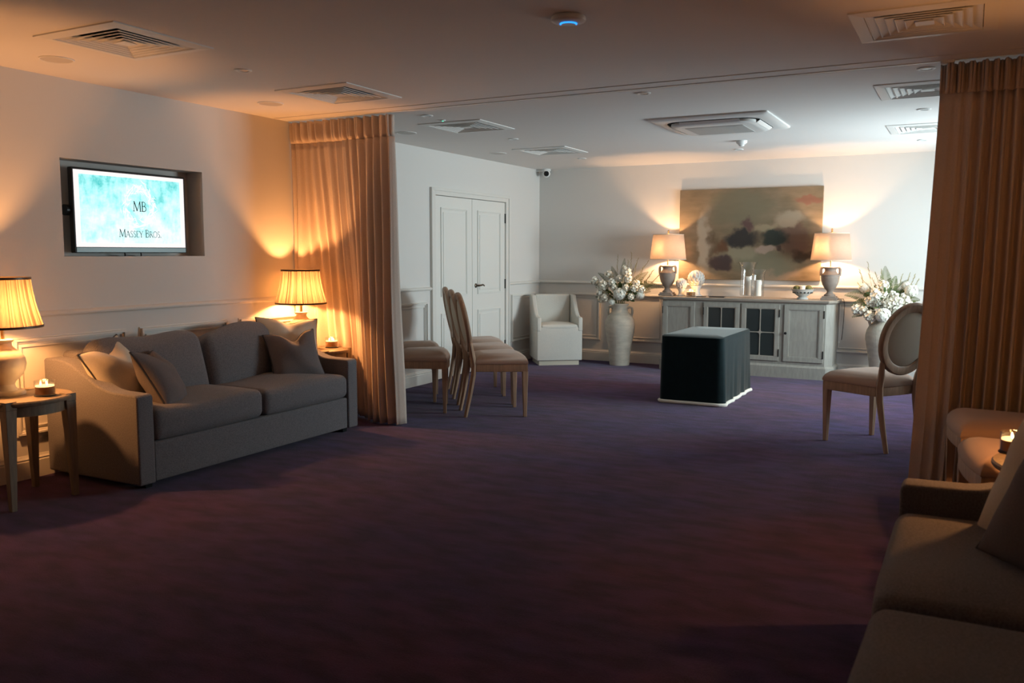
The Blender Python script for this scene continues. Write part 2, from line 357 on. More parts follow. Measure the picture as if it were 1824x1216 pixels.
# ------------------------------------------------------------------ room shell
mb = MB(); mb.add([(XL - .3, YF - .3, 0), (XR + .3, YF - .3, 0), (XR + .3, YB + .3, 0), (XL - .3, YB + .3, 0), (XL - .3, YF - .3, -.1), (XR + .3, YF - .3, -.1), (XR + .3, YB + .3, -.1), (XL - .3, YB + .3, -.1)],
                  [(0, 1, 2, 3), (7, 6, 5, 4), (0, 4, 5, 1), (1, 5, 6, 2), (2, 6, 7, 3), (3, 7, 4, 0)])
struct(mb, 'floor', M['carpet'])
VENTS = [(-3.88, 3.08), (-3.84, 4.73), (-3.85, 6.43), (-3.97, 8.34), (-.24, 4.53), (-.30, 6.37), (-.38, 8.30)]
VH = 0.245                                    # half opening of a diffuser
def holed_slab(mb, us, vs, holes, put):        # a slab split in cells with rectangular openings
    U = sorted(set(us + [h[0] for h in holes] + [h[1] for h in holes])); V = sorted(set(vs + [h[2] for h in holes] + [h[3] for h in holes]))
    for a, b in zip(U, U[1:]):
        for c, d in zip(V, V[1:]):
            mu, mv = (a + b) / 2, (c + d) / 2
            if any(h[0] < mu < h[1] and h[2] < mv < h[3] for h in holes): continue
            put(mb, a, b, c, d)
mb = MB()
holed_slab(mb, [XL - .3, XR + .3], [YF - .3, YB + .3], [(x - VH, x + VH, y - VH, y + VH) for x, y in VENTS], lambda m, a, b, c, d: m.box(a, b, c, d, H, H + .12))
struct(mb, 'ceiling', M['ceil'])
NICHE = (3.47, 4.595, 1.35, 1.963); DOOR = (7.70, 9.295, 0.0, 1.995)
mb = MB()
holed_slab(mb, [YF - .3, YB], [0.0, H], [NICHE, DOOR], lambda m, a, b, c, d: m.box(XL - .16, XL, a, b, c, d))
mb.box(XL - .24, XL - .16, YF - .3, YB, 0, H)
struct(mb, 'wall_left', M['wall'])
struct(MB().box(XL - .24, XR + .24, YB, YB + .2, 0, H), 'wall_back', M['wall'])
struct(MB().box(XL, XR, YF - .2, YF, 0, H), 'wall_front', M['wall'])
WIN = (7.35, 9.65, 0.80, 1.95)
mb = MB(); holed_slab(mb, [YF - .2, YB], [0.0, H], [WIN], lambda m, a, b, c, d: m.box(XR, XR + .2, a, b, c, d))
struct(mb, 'wall_right', M['wall'])
mb = MB()
for a, b in ((WIN[0], WIN[0] + .06), (WIN[1] - .06, WIN[1]), (8.47, 8.53)): mb.box(XR + .08, XR + .14, a, b, WIN[2], WIN[3])
for c, d in ((WIN[2], WIN[2] + .06), (WIN[3] - .06, WIN[3])): mb.box(XR + .08, XR + .14, WIN[0], WIN[1], c, d)
struct(mb, 'window_1', M['white'])

# skirting boards, dado rails and wall panels
def board(y0, y1, side):                       # skirting profile along a wall
    if side == 'left': T = Matrix.Identity(4); pr = [(XL, 0), (XL + .018, 0), (XL + .018, .105), (XL + .013, .112), (XL + .016, .120), (XL + .008, .130), (XL + .004, .142), (XL, .142)]; return MB().prism([(x, y0, z) for x, z in pr], (0, y1 - y0, 0))
    if side == 'back': pr = [(YB, 0), (YB - .018, 0), (YB - .018, .105), (YB - .013, .112), (YB - .016, .120), (YB - .008, .130), (YB - .004, .142), (YB, .142)]; return MB().prism([(y0, y, z) for y, z in pr], (y1 - y0, 0, 0))
    pr = [(XR, 0), (XR - .018, 0), (XR - .018, .105), (XR - .013, .112), (XR - .016, .120), (XR - .008, .130), (XR - .004, .142), (XR, .142)]; return MB().prism([(x, y0, z) for x, z in pr], (0, y1 - y0, 0))
def rail(y0, y1, side, z=0.978):
    pr = [(0, 0), (.010, 0), (.014, .006), (.024, .012), (.026, .022), (.020, .030), (.010, .036), (0, .040)]
    if side == 'left': return MB().prism([(XL + d, y0, z + q) for d, q in pr], (0, y1 - y0, 0))
    if side == 'back': return MB().prism([(y0, YB - d, z + q) for d, q in pr], (y1 - y0, 0, 0))
    return MB().prism([(XR - d, y0, z + q) for d, q in pr], (0, y1 - y0, 0))
n_trim = [0]
def trim(mb, **k): n_trim[0] += 1; return struct(mb, 'trim_%d' % n_trim[0], M['trim'], **k)
struct(board(YF, 7.64, 'left'), 'baseboard_left', M['trim']); struct(board(9.355, YB, 'left'), 'baseboard_left', M['trim'])
struct(board(XL, XR, 'back'), 'baseboard_back', M['trim']); struct(board(YF, YB, 'right'), 'baseboard_right', M['trim'])
trim(rail(YF, 7.64, 'left')); trim(rail(9.355, YB, 'left')); trim(rail(XL, XR, 'back')); trim(rail(YF, 6.7, 'right'))
def panel(a0, a1, side, z0=0.262, z1=0.866):
    mb = MB()
    def fr(o, w, d):
        for (p, q, c, e) in ((a0 + o, a1 - o, z1 - o - w, z1 - o), (a0 + o, a1 - o, z0 + o, z0 + o + w), (a0 + o, a0 + o + w, z0 + o + w, z1 - o - w), (a1 - o - w, a1 - o, z0 + o + w, z1 - o - w)):
            if side == 'left': mb.box(XL, XL + d, p, q, c, e)
            elif side == 'back': mb.box(p, q, YB - d, YB, c, e)
            else: mb.box(XR - d, XR, p, q, c, e)
    fr(0, .010, .008); fr(.010, .014, .026); fr(.024, .012, .012); fr(.052, .009, .011)
    trim(mb, bevel=.002)
for a, b in ((-1.4, -.6), (-.49, .30), (.41, 1.20), (1.30, 2.09), (2.19, 2.985), (3.095, 3.886), (3.994, 4.784), (4.905, 5.69), (5.82, 6.62), (6.73, 7.555), (9.42, 10.12)): panel(a, b, 'left')
for a, b in ((-4.92, -4.14), (-4.03, -3.30), (-3.19, -2.3), (-2.2, -1.42), (-1.32, -.53), (-.42, .37)): panel(a, b, 'back')
for a, b in ((.41, 1.2), (1.3, 2.1), (2.2, 3.0), (3.1, 3.9), (4.0, 4.8), (5.8, 6.6)): panel(a, b, 'right')

# double door in the left wall
mb = MB()
for (a, b, c, d) in ((7.64, 7.715, 0, 2.045), (9.28, 9.355, 0, 2.045), (7.715, 9.28, 1.985, 2.045)):
    mb.box(XL - .1, XL + .018, a, b, c, d)
for (a, b, c, d) in ((7.625, 7.655, 0, 2.06), (9.34, 9.37, 0, 2.06), (7.655, 9.34, 2.03, 2.06)):
    mb.box(XL, XL + .030, a, b, c, d)
trim(mb, bevel=.004)
def door(y0, y1, n, hinge_side, handle):
    mb = MB(); xf = XL - .002; mb.box(xf - .04, xf, y0, y1, .012, 1.98)
    d = struct(mb, 'door_%d' % n, M['door'])
    for (z0, z1) in ((.19, .72), (.90, 1.86)):
        a0, a1 = y0 + .115, y1 - .115
        m2 = MB()
        for (o, w, h_) in ((0, .014, .011), (.014, .012, .005)):
            for (p, q, c, e) in ((a0 + o, a1 - o, z1 - o - w, z1 - o), (a0 + o, a1 - o, z0 + o, z0 + o + w), (a0 + o, a0 + o + w, z0 + o + w, z1 - o - w), (a1 - o - w, a1 - o, z0 + o + w, z1 - o - w)): m2.box(xf, xf + h_, p, q, c, e)
        m2.box(xf, xf + .006, a0 + .05, a1 - .05, z0 + .05, z1 - .05)
        m2.build('door_panel', M['door'], d, smooth=False, bevel=.003)
    hy = y0 if hinge_side < 0 else y1
    for z in (.25, 1.0, 1.79):
        m3 = MB(); m3.lathe([(.007, z - .05), (.007, z + .05)], 10, Matrix.Translation((xf + .006, hy, 0))); m3.lathe([(.009, z - .056), (.009, z - .05)], 10, Matrix.Translation((xf + .006, hy, 0))); m3.lathe([(.009, z + .05), (.009, z + .056)], 10, Matrix.Translation((xf + .006, hy, 0)))
        m3.build('hinge', M['iron'], d)
    if handle:
        yh = y0 + .075; T = Matrix.Translation((xf, yh, 1.0)) @ Matrix.Rotation(R(90), 4, 'Y')
        m4 = MB(); m4.lathe([(.026, 0), (.026, .006), (.020, .010), (.011, .014), (.011, .045)], 20, T)
        m4.tube([(xf + .045, yh - .005, 1.0), (xf + .05, yh + .04, 1.003), (xf + .05, yh + .08, 1.008), (xf + .046, yh + .115, 1.0), (xf + .044, yh + .125, .992)], [.011, .010, .009, .008, .006], 10)
        m4.build('door_handle', M['bronze'], d)
    return d
door(7.718, 8.494, 1, -1, False); door(8.500, 9.277, 2, 1, True)

# ceiling track trim between the two halves of the room
trim(MB().box(XL + .02, XR - .02, 5.335, 5.341, H - .0035, H).box(XL + .02, XR - .02, 5.519, 5.525, H - .0035, H))

# ------------------------------------------------------------------ ceiling fittings
def make_vent(x, y, label):
    t = thing('ceiling_vent', label, 'vent', (x, y, H), 0, 'square air diffusers in the ceiling')
    mb = MB(); o, i = .302, VH - .004
    for a in range(4):
        T = Matrix.Rotation(a * math.pi / 2, 4, 'Z')
        mb.add([(-o, -o, 0), (o, -o, 0), (o, -o, -.006), (-o, -o, -.006), (i, -i, -.012), (-i, -i, -.012), (i, -i, 0.0), (-i, -i, 0.0)], [(0, 1, 2, 3), (3, 2, 4, 5), (5, 4, 6, 7), (7, 6, 1, 0)], T)
    mb.build('vent_frame', M['ventw'], t, smooth=False)
    for k in range(5):
        ro = .236 - k * .039; ri = max(.012, ro - .066); z0, z1 = -.009, .020; m = MB()
        for a in range(4):
            T = Matrix.Rotation(a * math.pi / 2, 4, 'Z'); th = .0025
            m.add([(-ro, -ro, z0), (ro, -ro, z0), (ri, -ri, z1), (-ri, -ri, z1), (-ro + th, -ro + th, z0), (ro - th, -ro + th, z0), (ri - th, -ri + th, z1), (-ri + th, -ri + th, z1)],
                  [(0, 1, 2, 3), (7, 6, 5, 4), (0, 4, 5, 1), (2, 6, 7, 3), (1, 5, 6, 2), (3, 7, 4, 0)], T)
            m.add([(-ro - .002, -ro - .002, z0 - .002), (ro + .002, -ro - .002, z0 - .002), (ro - .003, -ro + .003, z0 - .002), (-ro + .003, -ro + .003, z0 - .002), (-ro - .002, -ro - .002, z0 + .001), (ro + .002, -ro - .002, z0 + .001), (ro - .003, -ro + .003, z0 + .001), (-ro + .003, -ro + .003, z0 + .001)], [(0, 1, 2, 3), (7, 6, 5, 4), (0, 4, 5, 1), (2, 6, 7, 3), (1, 5, 6, 2), (3, 7, 4, 0)], T)
        m.build('louvre', M['ventw'], t, smooth=False)
    MB().taper((0, 0, -.010), .040, (0, 0, .012), .006).build('centre_cap', M['ventw'], t, smooth=False)
    m = MB(); a = VH - .001; m.add([(-a, -a, .001), (a, -a, .001), (a, a, .001), (-a, a, .001), (-a, -a, .11), (a, -a, .11), (a, a, .11), (-a, a, .11)], [(0, 1, 5, 4), (1, 2, 6, 5), (2, 3, 7, 6), (3, 0, 4, 7), (4, 5, 6, 7)])
    m.build('duct_box', M['dark'], t, smooth=False)
    return t
VL = ['large square ceiling vent above the television, leftmost of the vents', 'square ceiling vent nearest the top of the left curtain', 'square ceiling vent just behind the top of the left curtain', 'square ceiling vent near the security camera and back corner',
      'square ceiling vent in the top right corner, in front of the right curtain', 'pale square ceiling vent partly hidden by the right curtain, higher of the two', 'pale square ceiling vent partly hidden by the right curtain, lower and farther of the two']
v0 = make_vent(*VENTS[0], VL[0])
for (x, y), l in list(zip(VENTS, VL))[1:]: dup(v0, (x, y, H), 0, l)

def ring(ro, ri, z0, z1, n=36): return [(ri, z1), (ri, z0 + .002), (ri + .003, z0), (ro - .004, z0), (ro, z0 + .003), (ro, z1)]
def make_downlight(x, y, label, r=.05):
    t = thing('downlight', label, 'downlight', (x, y, H), 0, 'unlit recessed downlights')
    MB().lathe(ring(r, r * .62, -.007, 0), 32, closed=True).build('bezel', M['white'], t)
    MB().lathe([(r * .62, -.001), (r * .56, -.004), (r * .35, -.0055), (.001, -.006)], 24).build('lens', M['mirror'], t)
    return t
d0 = make_downlight(-3.83, 5.78, 'small unlit downlight just right of the left curtain top')
for x, y, l in [(-3.88, 7.33, 'small unlit downlight between the two vents left of the air conditioner'), (-2.0, 5.65, 'small unlit downlight beside the ceiling track lines, left of the air conditioner'), (-2.18, 9.12, 'small unlit downlight above the painting, beneath the smoke detector'),
                (-.28, 5.66, 'unlit downlight beside the top edge of the right curtain'), (-.36, 7.23, 'unlit downlight between the two vents beside the right curtain'), (-.45, 9.16, 'unlit downlight below the lower vent beside the right curtain'), (-3.97, 9.18, 'small unlit downlight nearest the security camera')]:
    dup(d0, (x, y, H), 0, l)
dup(d0, (-3.855, 3.865, H), 0, 'tiny recessed ceiling spot between the two vents above the sofa')
def make_speaker(x, y, label):
    t = thing('ceiling_speaker', label, 'speaker', (x, y, H), 0, 'round speakers set in the ceiling')
    MB().lathe(ring(.092, .082, -.006, 0), 40, closed=True).build('rim', M['white'], t)
    MB().lathe([(.082, -.001), (.081, -.004), (.001, -.005)], 36).build('grille', M['grille'], t)
    return t
s0 = make_speaker(-4.57, 3.17, 'round flush speaker grille in the ceiling left of the large vent')
dup(s0, (-4.53, 4.80, H), 0, 'round flush speaker grille in the ceiling left of the curtain top')
dup(s0, (-4.54, 6.52, H), 0, 'round flush speaker in the ceiling just right of the left curtain edge')
dup(s0, (-4.58, 8.30, H), 0, 'round flush speaker in the ceiling left of the vent by the corner')
t = thing('smoke_detector', 'white smoke detector hanging below the ceiling in front of the painting', 'detector', (-1.99, 8.44, H))
MB().lathe([(.001, -.001), (.052, -.001), (.052, -.018), (.046, -.026), (.001, -.026)], 32, cap=False).build('base', M['white'], t)
MB().lathe([(.040, -.026), (.038, -.034), (.026, -.040), (.024, -.050), (.014, -.056), (.001, -.057)], 28).build('sensor_head', M['white'], t)
t = thing('ceiling_sensor', 'tiny ceiling sensor with a green light beside the vent', 'sensor', (-3.84, 6.03, H))
MB().lathe([(.024, 0), (.022, -.008), (.001, -.010)], 20).build('housing', M['white'], t)
MB().lathe([(.008, -.0095), (.007, -.013), (.001, -.014)], 12, Matrix.Translation((.004, -.006, 0))).build('indicator_light', M['green'], t)
t = thing('wireless_access_point', 'round white ceiling disc with a blue light ring', 'access point', (-1.67, 3.69, H))
MB().lathe([(.001, 0), (.070, 0), (.078, -.006), (.080, -.014), (.077, -.022), (.070, -.026), (.060, -.028), (.001, -.029)], 48).build('housing', M['white'], t)
a0 = math.atan2(-3.69, 1.67)
MB().tube([(.036 * math.cos(a0 + R(d)) - .018 * math.cos(a0), .036 * math.sin(a0 + R(d)) - .018 * math.sin(a0) , -.030) for d in range(-95, 96, 10)], .0042, 8).build('light_ring', M['blue'], t)

# air-conditioning cassette
t = thing('air_conditioner', 'white square air conditioning cassette set in the rear ceiling', 'air conditioner', (-1.88, 7.22, H))
def rsq(a, r, z, n=6):
    pts = []
    for cx, cy, s in ((a - r, a - r, 0), (-(a - r), a - r, 90), (-(a - r), -(a - r), 180), (a - r, -(a - r), 270)):
        for k in range(n + 1): an = R(s + 90 * k / n); pts.append((cx + r * math.cos(an), cy + r * math.sin(an), z))
    return pts
def loft(mb, rings, cap0=True, cap1=True):
    n = len(rings[0]); vs = [p for r_ in rings for p in r_]; fs = []
    for i in range(len(rings) - 1):
        for k in range(n): fs.append((i * n + k, i * n + (k + 1) % n, (i + 1) * n + (k + 1) % n, (i + 1) * n + k))
    if cap0: fs.append(tuple(range(n))[::-1])
    if cap1: fs.append(tuple(range((len(rings) - 1) * n, len(rings) * n)))
    return mb.add(vs, fs)
loft(MB(), [rsq(.475, .02, 0), rsq(.475, .02, -.012), rsq(.455, .03, -.022), rsq(.40, .10, -.026)]).build('panel', M['white'], t)
loft(MB(), [rsq(.375, .14, -.026), rsq(.375, .14, -.0275)]).build('air_slot', M['dark'], t)
loft(MB(), [rsq(.345, .12, -.026), rsq(.345, .12, -.046), rsq(.325, .12, -.056), rsq(.30, .10, -.058)]).build('centre_panel', M['white'], t)
mb = MB()
for k in range(14): q = -.21 + k * .0323; mb.box(-.235, .235, q - .006, q + .006, -.062, -.058)
mb.build('intake_grille', M['white'], t, smooth=False)
for a in range(4):
    T = Matrix.Rotation(a * math.pi / 2, 4, 'Z')
    MB().add([(-.24, -.372, -.030), (.24, -.372, -.030), (.24, -.349, -.046), (-.24, -.349, -.046), (-.24, -.370, -.034), (.24, -.370, -.034), (.24, -.347, -.050), (-.24, -.347, -.050)],
             [(0, 1, 2, 3), (7, 6, 5, 4), (0, 4, 5, 1), (1, 5, 6, 2), (2, 6, 7, 3), (3, 7, 4, 0)], T).build('air_flap', M['white'], t, smooth=False)

# security camera in the far corner
t = thing('security_camera', 'white dome security camera with dark lens in the far corner', 'camera', (-4.885, 10.145, H))
MB().lathe([(.001, 0), (.056, 0), (.056, -.020), (.048, -.030), (.001, -.030)], 28).build('mount', M['white'], t)
T = Matrix.Translation((0, 0, -.058))
MB().lathe([(.05 * math.cos(a), .05 * math.sin(a)) for a in [R(-88 + 11 * k) for k in range(17)]], 28, T).build('ball', M['white'], t)
dv = Vector((4.885, -10.145, -1.0)).normalized(); T2 = Matrix.Translation((0, 0, -.058)) @ dv.to_track_quat('Z', 'Y').to_matrix().to_4x4()
MB().lathe([(.034, .036), (.032, .044), (.026, .050), (.001, .052)], 24, T2).build('lens', M['black'], t)
MB().box(-.14, -.05, -.012, .012, -.03, -.002).build('cable_box', M['white'], t, bevel=.003)

# ------------------------------------------------------------------ television in its niche
TVc = (XL - .035, 4.015, 1.645); TW, TH = .895, .545
t = thing('television', 'wall television in a recess showing a pale teal picture with lettering', 'television', TVc)
mb = MB(); mb.rbox((-.02, 0, 0), (.04, TW, TH), .006, 2); mb.build('housing', M['black'], t)
SW, SH = .868, .492; SZ = .012
sm = screen_mat(SW, SH)
MB().box(-.003, .0008, -SW / 2, SW / 2, -SH / 2, SH / 2).build('screen', sm, t, smooth=False, loc=(0.0005, 0, SZ))
MB().box(0, .0025, -SW / 2, SW / 2, -.268, -.238).build('bottom_bezel', M['chin'], t, smooth=False)
MB().lathe([(.035, 0), (.035, .03), (.03, .035), (.001, .035)], 20, Matrix.Translation((-.05, -TW / 2 + .003, 0)) @ Matrix.Rotation(R(90), 4, 'X')).build('side_bracket', M['black'], t)
mb = MB()
for a in (-.06, .07): mb.tube([(-.03, a, -.25), (-.035, a + .01, -.285), (-.06, a + .03, -.292), (-.09, a + .05, -.292)], .004, 6)
mb.build('cable', M['black'], t)
def arc(cx, cy, rx, ry, a0, a1, n=14): return [(cx + rx * math.cos(R(a0 + (a1 - a0) * k / n)), cy + ry * math.sin(R(a0 + (a1 - a0) * k / n))) for k in range(n + 1)]
TK, TN = .110, .055
def sf(x, y, w=.10): return ([(x - w, y), (x + w, y)], TN)
LET = {
 'M': (.98, [([(.08, 0), (.15, 1)], TN), ([(.15, 1), (.48, .06)], TK), ([(.48, .06), (.82, 1)], TN), ([(.82, .98), (.88, 0)], TK), sf(.08, .02), sf(.88, .02), sf(.12, .98, .07), sf(.85, .98, .07)]),
 'A': (.82, [([(.08, 0), (.40, 1)], TN), ([(.40, 1), (.74, 0)], TK), ([(.20, .36), (.62, .36)], TN), sf(.08, .02, .08), sf(.74, .02, .09)]),
 'S': (.56, [([(.46, .86)] + arc(.28, .76, .18, .23, 40, 180, 8) + [(.13, .68), (.25, .56), (.36, .46)], .065), ([(.25, .56), (.38, .45), (.46, .34)] + arc(.28, .25, .20, .24, 0, -145, 9), .08)]),
 'E': (.60, [([(.14, 0), (.14, 1)], TK), ([(.10, .98), (.50, .98)], TN), ([(.14, .52), (.42, .52)], TN), ([(.10, .02), (.54, .02)], TN), ([(.50, .98), (.50, .86)], TN), ([(.54, .02), (.54, .15)], TN)]),
 'Y': (.74, [([(.06, 1), (.38, .46)], TK), ([(.68, 1), (.38, .46)], TN), ([(.38, .48), (.38, 0)], TK), sf(.38, .02), sf(.08, .98, .08), sf(.68, .98, .07)]),
 'B': (.66, [([(.14, 0), (.14, 1)], TK), ([(.08, .98)] + arc(.30, .76, .20, .22, 90, -90, 10) + [(.14, .54)], .06), ([(.14, .54)] + arc(.32, .28, .26, .26, 90, -90, 12) + [(.08, .02)], .07)]),
 'R': (.72, [([(.14, 0), (.14, 1)], TK), ([(.08, .98)] + arc(.30, .75, .22, .23, 90, -90, 10) + [(.14, .52)], .06), ([(.34, .52), (.70, .0)], TK), sf(.14, .02)]),
 'O': (.86, [(arc(.42, .5, .36, .49, 0, 360, 28), .07)]),
 '.': (.28, [([(.12, 0), (.12, .12)], .12)]), ' ': (.42, [])}
def write(mb, s, yc, z0, h, x, small=None):
    size = [h if (small is None or i == 0 or s[i - 1] == ' ') else small for i in range(len(s))]
    wid = sum(LET[c][0] * q for c, q in zip(s, size)); y = yc - wid / 2
    for c, q in zip(s, size):
        for pts, w in LET[c][1]:
            for p, p2 in zip(pts, pts[1:]):
                d = Vector((p2[0] - p[0], p2[1] - p[1])); ln = d.length or 1; d /= ln; nx = Vector((-d.y, d.x)) * w / 2; e = d * min(w * .25, .02)
                a, b = Vector(p) - e, Vector(p2) + e
                mb.prism([(x, y + u.x * q, z0 + u.y * q) for u in (a - nx, b - nx, b + nx, a + nx)], (.0006, 0, 0))
        y += LET[c][0] * q
mb = MB(); write(mb, 'MB', .055, .010, .067, .0024); mb.build('monogram', M['lettering'], t, smooth=False)
mb = MB(); write(mb, 'MASSEY BROS.', .055, -.166, .052, .0022, .042)
mb.build('lettering', M['lettering'], t, smooth=False)
rng = random.Random(3); mb = MB()
for k in range(230):
    a = rng.uniform(0, 2 * math.pi); r_ = rng.gauss(.118, .017); cy, cz = .052 + r_ * math.cos(a) * .98, .040 + r_ * math.sin(a) * 1.05
    b = a + math.pi / 2 + rng.uniform(-.9, .9); l, w_ = rng.uniform(.014, .034), rng.uniform(.002, .0045)
    c, s_ = math.cos(b), math.sin(b)
    mb.prism([(.0016 + k * 2e-6, cy - c * l, cz - s_ * l), (.0016 + k * 2e-6, cy + s_ * w_, cz - c * w_), (.0016 + k * 2e-6, cy + c * l, cz + s_ * l), (.0016 + k * 2e-6, cy - s_ * w_, cz + c * w_)], (.0003, 0, 0))
mb.build('wreath_emblem', emit('screen_white', (0.93, 1.0, 0.99), 1.12), t, smooth=False)

# ------------------------------------------------------------------ sofas
def make_sofa(label):
    t = thing('sofa', label, 'sofa', (0, 0, 0), 0, 'grey two seat sofas')
    L2 = 1.0; FY, BY = -.435, .395
    for s in (-1, 1):
        prof = [(FY, .035), (FY, .545), (FY + .015, .562), (FY + .20, .566)]
        for k in range(1, 11):
            u = k / 10; prof.append((FY + .20 + u * .50, .566 + .165 * (u * u * (3 - 2 * u))))
        prof += [(BY - .01, .733), (BY, .72), (BY, .035)]
        mb = MB(); x0 = s * L2; x1 = s * (L2 - .112); mb.prism([(x0, y, z) for y, z in prof], (x1 - x0, 0, 0)); mb.build('arm', M['sofa'], t, bevel=.014, seg=3, angle=50)
    MB().rbox((0, -.385, .155), (1.772, .08, .235), .012, 6).build('front_rail', M['sofa'], t)
    MB().rbox((0, .31, .40), (1.772, .16, .735), .03, 6).build('back_frame', M['sofa'], t)
    MB().box(-.88, .88, -.34, .24, .05, .27).build('seat_deck', M['piping'], t, smooth=False)
    for s in (-1, 1):
        def w(x, y, z, s=s): return [x, y, z + .010 * math.sin(x * 9 + s) * (1 if z > 0 else 0)]
        MB().rbox((s * .445, -.115, .368), (.884, .655, .185), .05, 8, (0, .012, .022), warp=w).build('seat_cushion', M['sofa'], t)
    for s in (-1, 1):
        T = Matrix.Translation((s * .435, .155, .60)) @ Matrix.Rotation(R(-12), 4, 'X')
        def w(x, y, z, s=s):
            top = max(0, (z + .1) / .33)
            return [x * (1 - .02 * top), y * (1 - .15 * top), z + (.018 * math.sin(x * 8 + 1.5 * s) - .03 * (x / .43) ** 4) * max(0, top)]
        MB().rbox((0, 0, 0), (.86, .19, .46), .075, 8, (0, .05, .02), T=T, warp=w).build('back_cushion', M['sofa'], t)
    for sx in (-1, 1):
        for y in (-.36, .33): MB().taper((sx * .90, y, 0), .022, (sx * .90, y, .06), .028).build('foot', M['black'], t, smooth=False)
    return t
sofaL = make_sofa('grey two seat sofa against the left wall beneath the television')
sofaL.location = (-4.585, 4.265, 0); sofaL.rotation_euler = (0, 0, R(90))
dup(sofaL, (.255, 2.41, 0), R(-90), 'grey sofa in the right foreground, only its far end in view')

def pillow(name, label, c, n, size, m, tilt=0, chop=.10, seed=0, group=None, puff=.10):
    rng = random.Random(seed); n = Vector(n).normalized(); up = (Vector((0, 0, 1)) - n * n.z).normalized(); x = up.cross(n)
    B = Matrix((x, up, n)).transposed().to_4x4() @ Matrix.Rotation(R(tilt), 4, 'Z')
    t = thing(name, label, 'cushion', c, 0, group); t.rotation_euler = B.to_euler()
    N = 26; h = size / 2; ph = [rng.uniform(0, 6) for _ in range(4)]
    def edge(u, v):
        x = u * h * (1 - .10 * (1 - v * v)) ; y = v * h * (1 - .07 * (1 - u * u))
        if v > 0: y -= chop * size * math.exp(-((u - .08) / .36) ** 2) * v ** 2.2
        return x, y
    vs = []; fs = []
    for sd in (1, -1):
        for j in range(N + 1):
            for i in range(N + 1):
                u = -1 + 2 * i / N; v = -1 + 2 * j / N
                u2, v2 = math.sin(u * math.pi / 2), math.sin(v * math.pi / 2)
                X, Y = edge(u2, v2); k = max(0, (1 - u2 * u2) * (1 - v2 * v2)) ** .5
                cr = 1 - .55 * math.exp(-((u2 - .08) / .22) ** 2) * max(0, v2) ** 1.2
                wr = 1 + .06 * math.sin(5 * u2 + ph[0] + 3 * v2) + .05 * math.sin(7 * v2 + ph[1])
                vs.append((X, Y, sd * puff * k * cr * wr))
        o = 0 if sd == 1 else (N + 1) ** 2
        for j in range(N):
            for i in range(N):
                a = o + j * (N + 1) + i; q = (a, a + 1, a + N + 2, a + N + 1); fs.append(q if sd == 1 else q[::-1])
    mb = MB().add(vs, fs); o = mb.build('cushion_cover', m, t)
    bm = bmesh.new(); bm.from_mesh(o.data); bmesh.ops.remove_doubles(bm, verts=bm.verts, dist=1e-5); bmesh.ops.recalc_face_normals(bm, faces=bm.faces); bm.to_mesh(o.data); bm.free()
    per = [(-1 + 2 * k / 24, 1) for k in range(24)] + [(1, 1 - 2 * k / 24) for k in range(24)] + [(1 - 2 * k / 24, -1) for k in range(24)] + [(-1, -1 + 2 * k / 24) for k in range(24)]
    pts = [(*edge(math.sin(a * math.pi / 2), math.sin(b * math.pi / 2)), 0) for a, b in per]
    MB().tube(pts, .0055, 6, closed=True).build('piping', M['piping'], t)
    return t
pillow('scatter_cushion', 'cream scatter cushion with dark piping at the left end of the left sofa', (-4.62, 3.51, .612), (.84, .30, .44), .46, M['cream'], 11, .15, 1, 'cream scatter cushions')
pillow('scatter_cushion', 'mauve grey scatter cushion propped at the left end of the left sofa', (-4.42, 3.655, .585), (.68, .50, .52), .42, M['pgrey'], -6, .14, 2, 'grey scatter cushions')
pillow('scatter_cushion', 'cream scatter cushion behind the grey one, at the right end of the left sofa', (-4.60, 5.005, .650), (.76, -.45, .40), .48, M['cream'], -4, .07, 3, 'cream scatter cushions')
pillow('scatter_cushion', 'small grey scatter cushion in front of the cream one, nearest the curtain lamp', (-4.45, 4.895, .605), (.74, -.46, .46), .39, M['pgrey'], 5, .20, 4, 'grey scatter cushions')
pillow('scatter_cushion', 'cream scatter cushion on the right foreground sofa, partly behind a grey one', (.27, 3.12, .66), (-.72, -.50, .45), .47, M['cream'], 6, .08, 5, 'cream scatter cushions')
pillow('scatter_cushion', 'dark grey scatter cushion at the right edge on the foreground sofa', (.265, 2.83, .645), (-.70, -.52, .42), .42, M['pgrey'], -4, .12, 6, 'grey scatter cushions')

# ------------------------------------------------------------------ side tables, gourd lamps, jar candles
def make_side_table(x, y, label, rz=0):
    t = thing('side_table', label, 'table', (x, y, 0), rz, 'round side tables beside the sofas')
    MB().lathe([(.001, .500), (.235, .500), (.235, .555), (.262, .560), (.268, .568), (.268, .578), (.262, .585), (.001, .585)], 56, cap=False).build('table_top', M['table'], t)
    for sx in (-1, 1):
        for sy in (-1, 1):
            mb = MB(); mb.taper((sx * .182, sy * .182, 0), .015, (sx * .172, sy * .172, .545), .030); mb.taper((sx * .172, sy * .172, .545), .031, (sx * .172, sy * .172, .590), .031); mb.build('leg', M['table'], t, smooth=False, bevel=.003)
    return t
tab0 = make_side_table(-4.625, 2.88, 'round wooden side table at the left edge of the photo')
T2P = (-4.68, 5.488)
dup(tab0, (*T2P, 0), 0, 'round side table between the left sofa and the left curtain').scale = (.82, .82, 1)
T3P = (.38, 3.79)
dup(tab0, (*T3P, 0), 0, 'dark side table beyond the right foreground sofa')
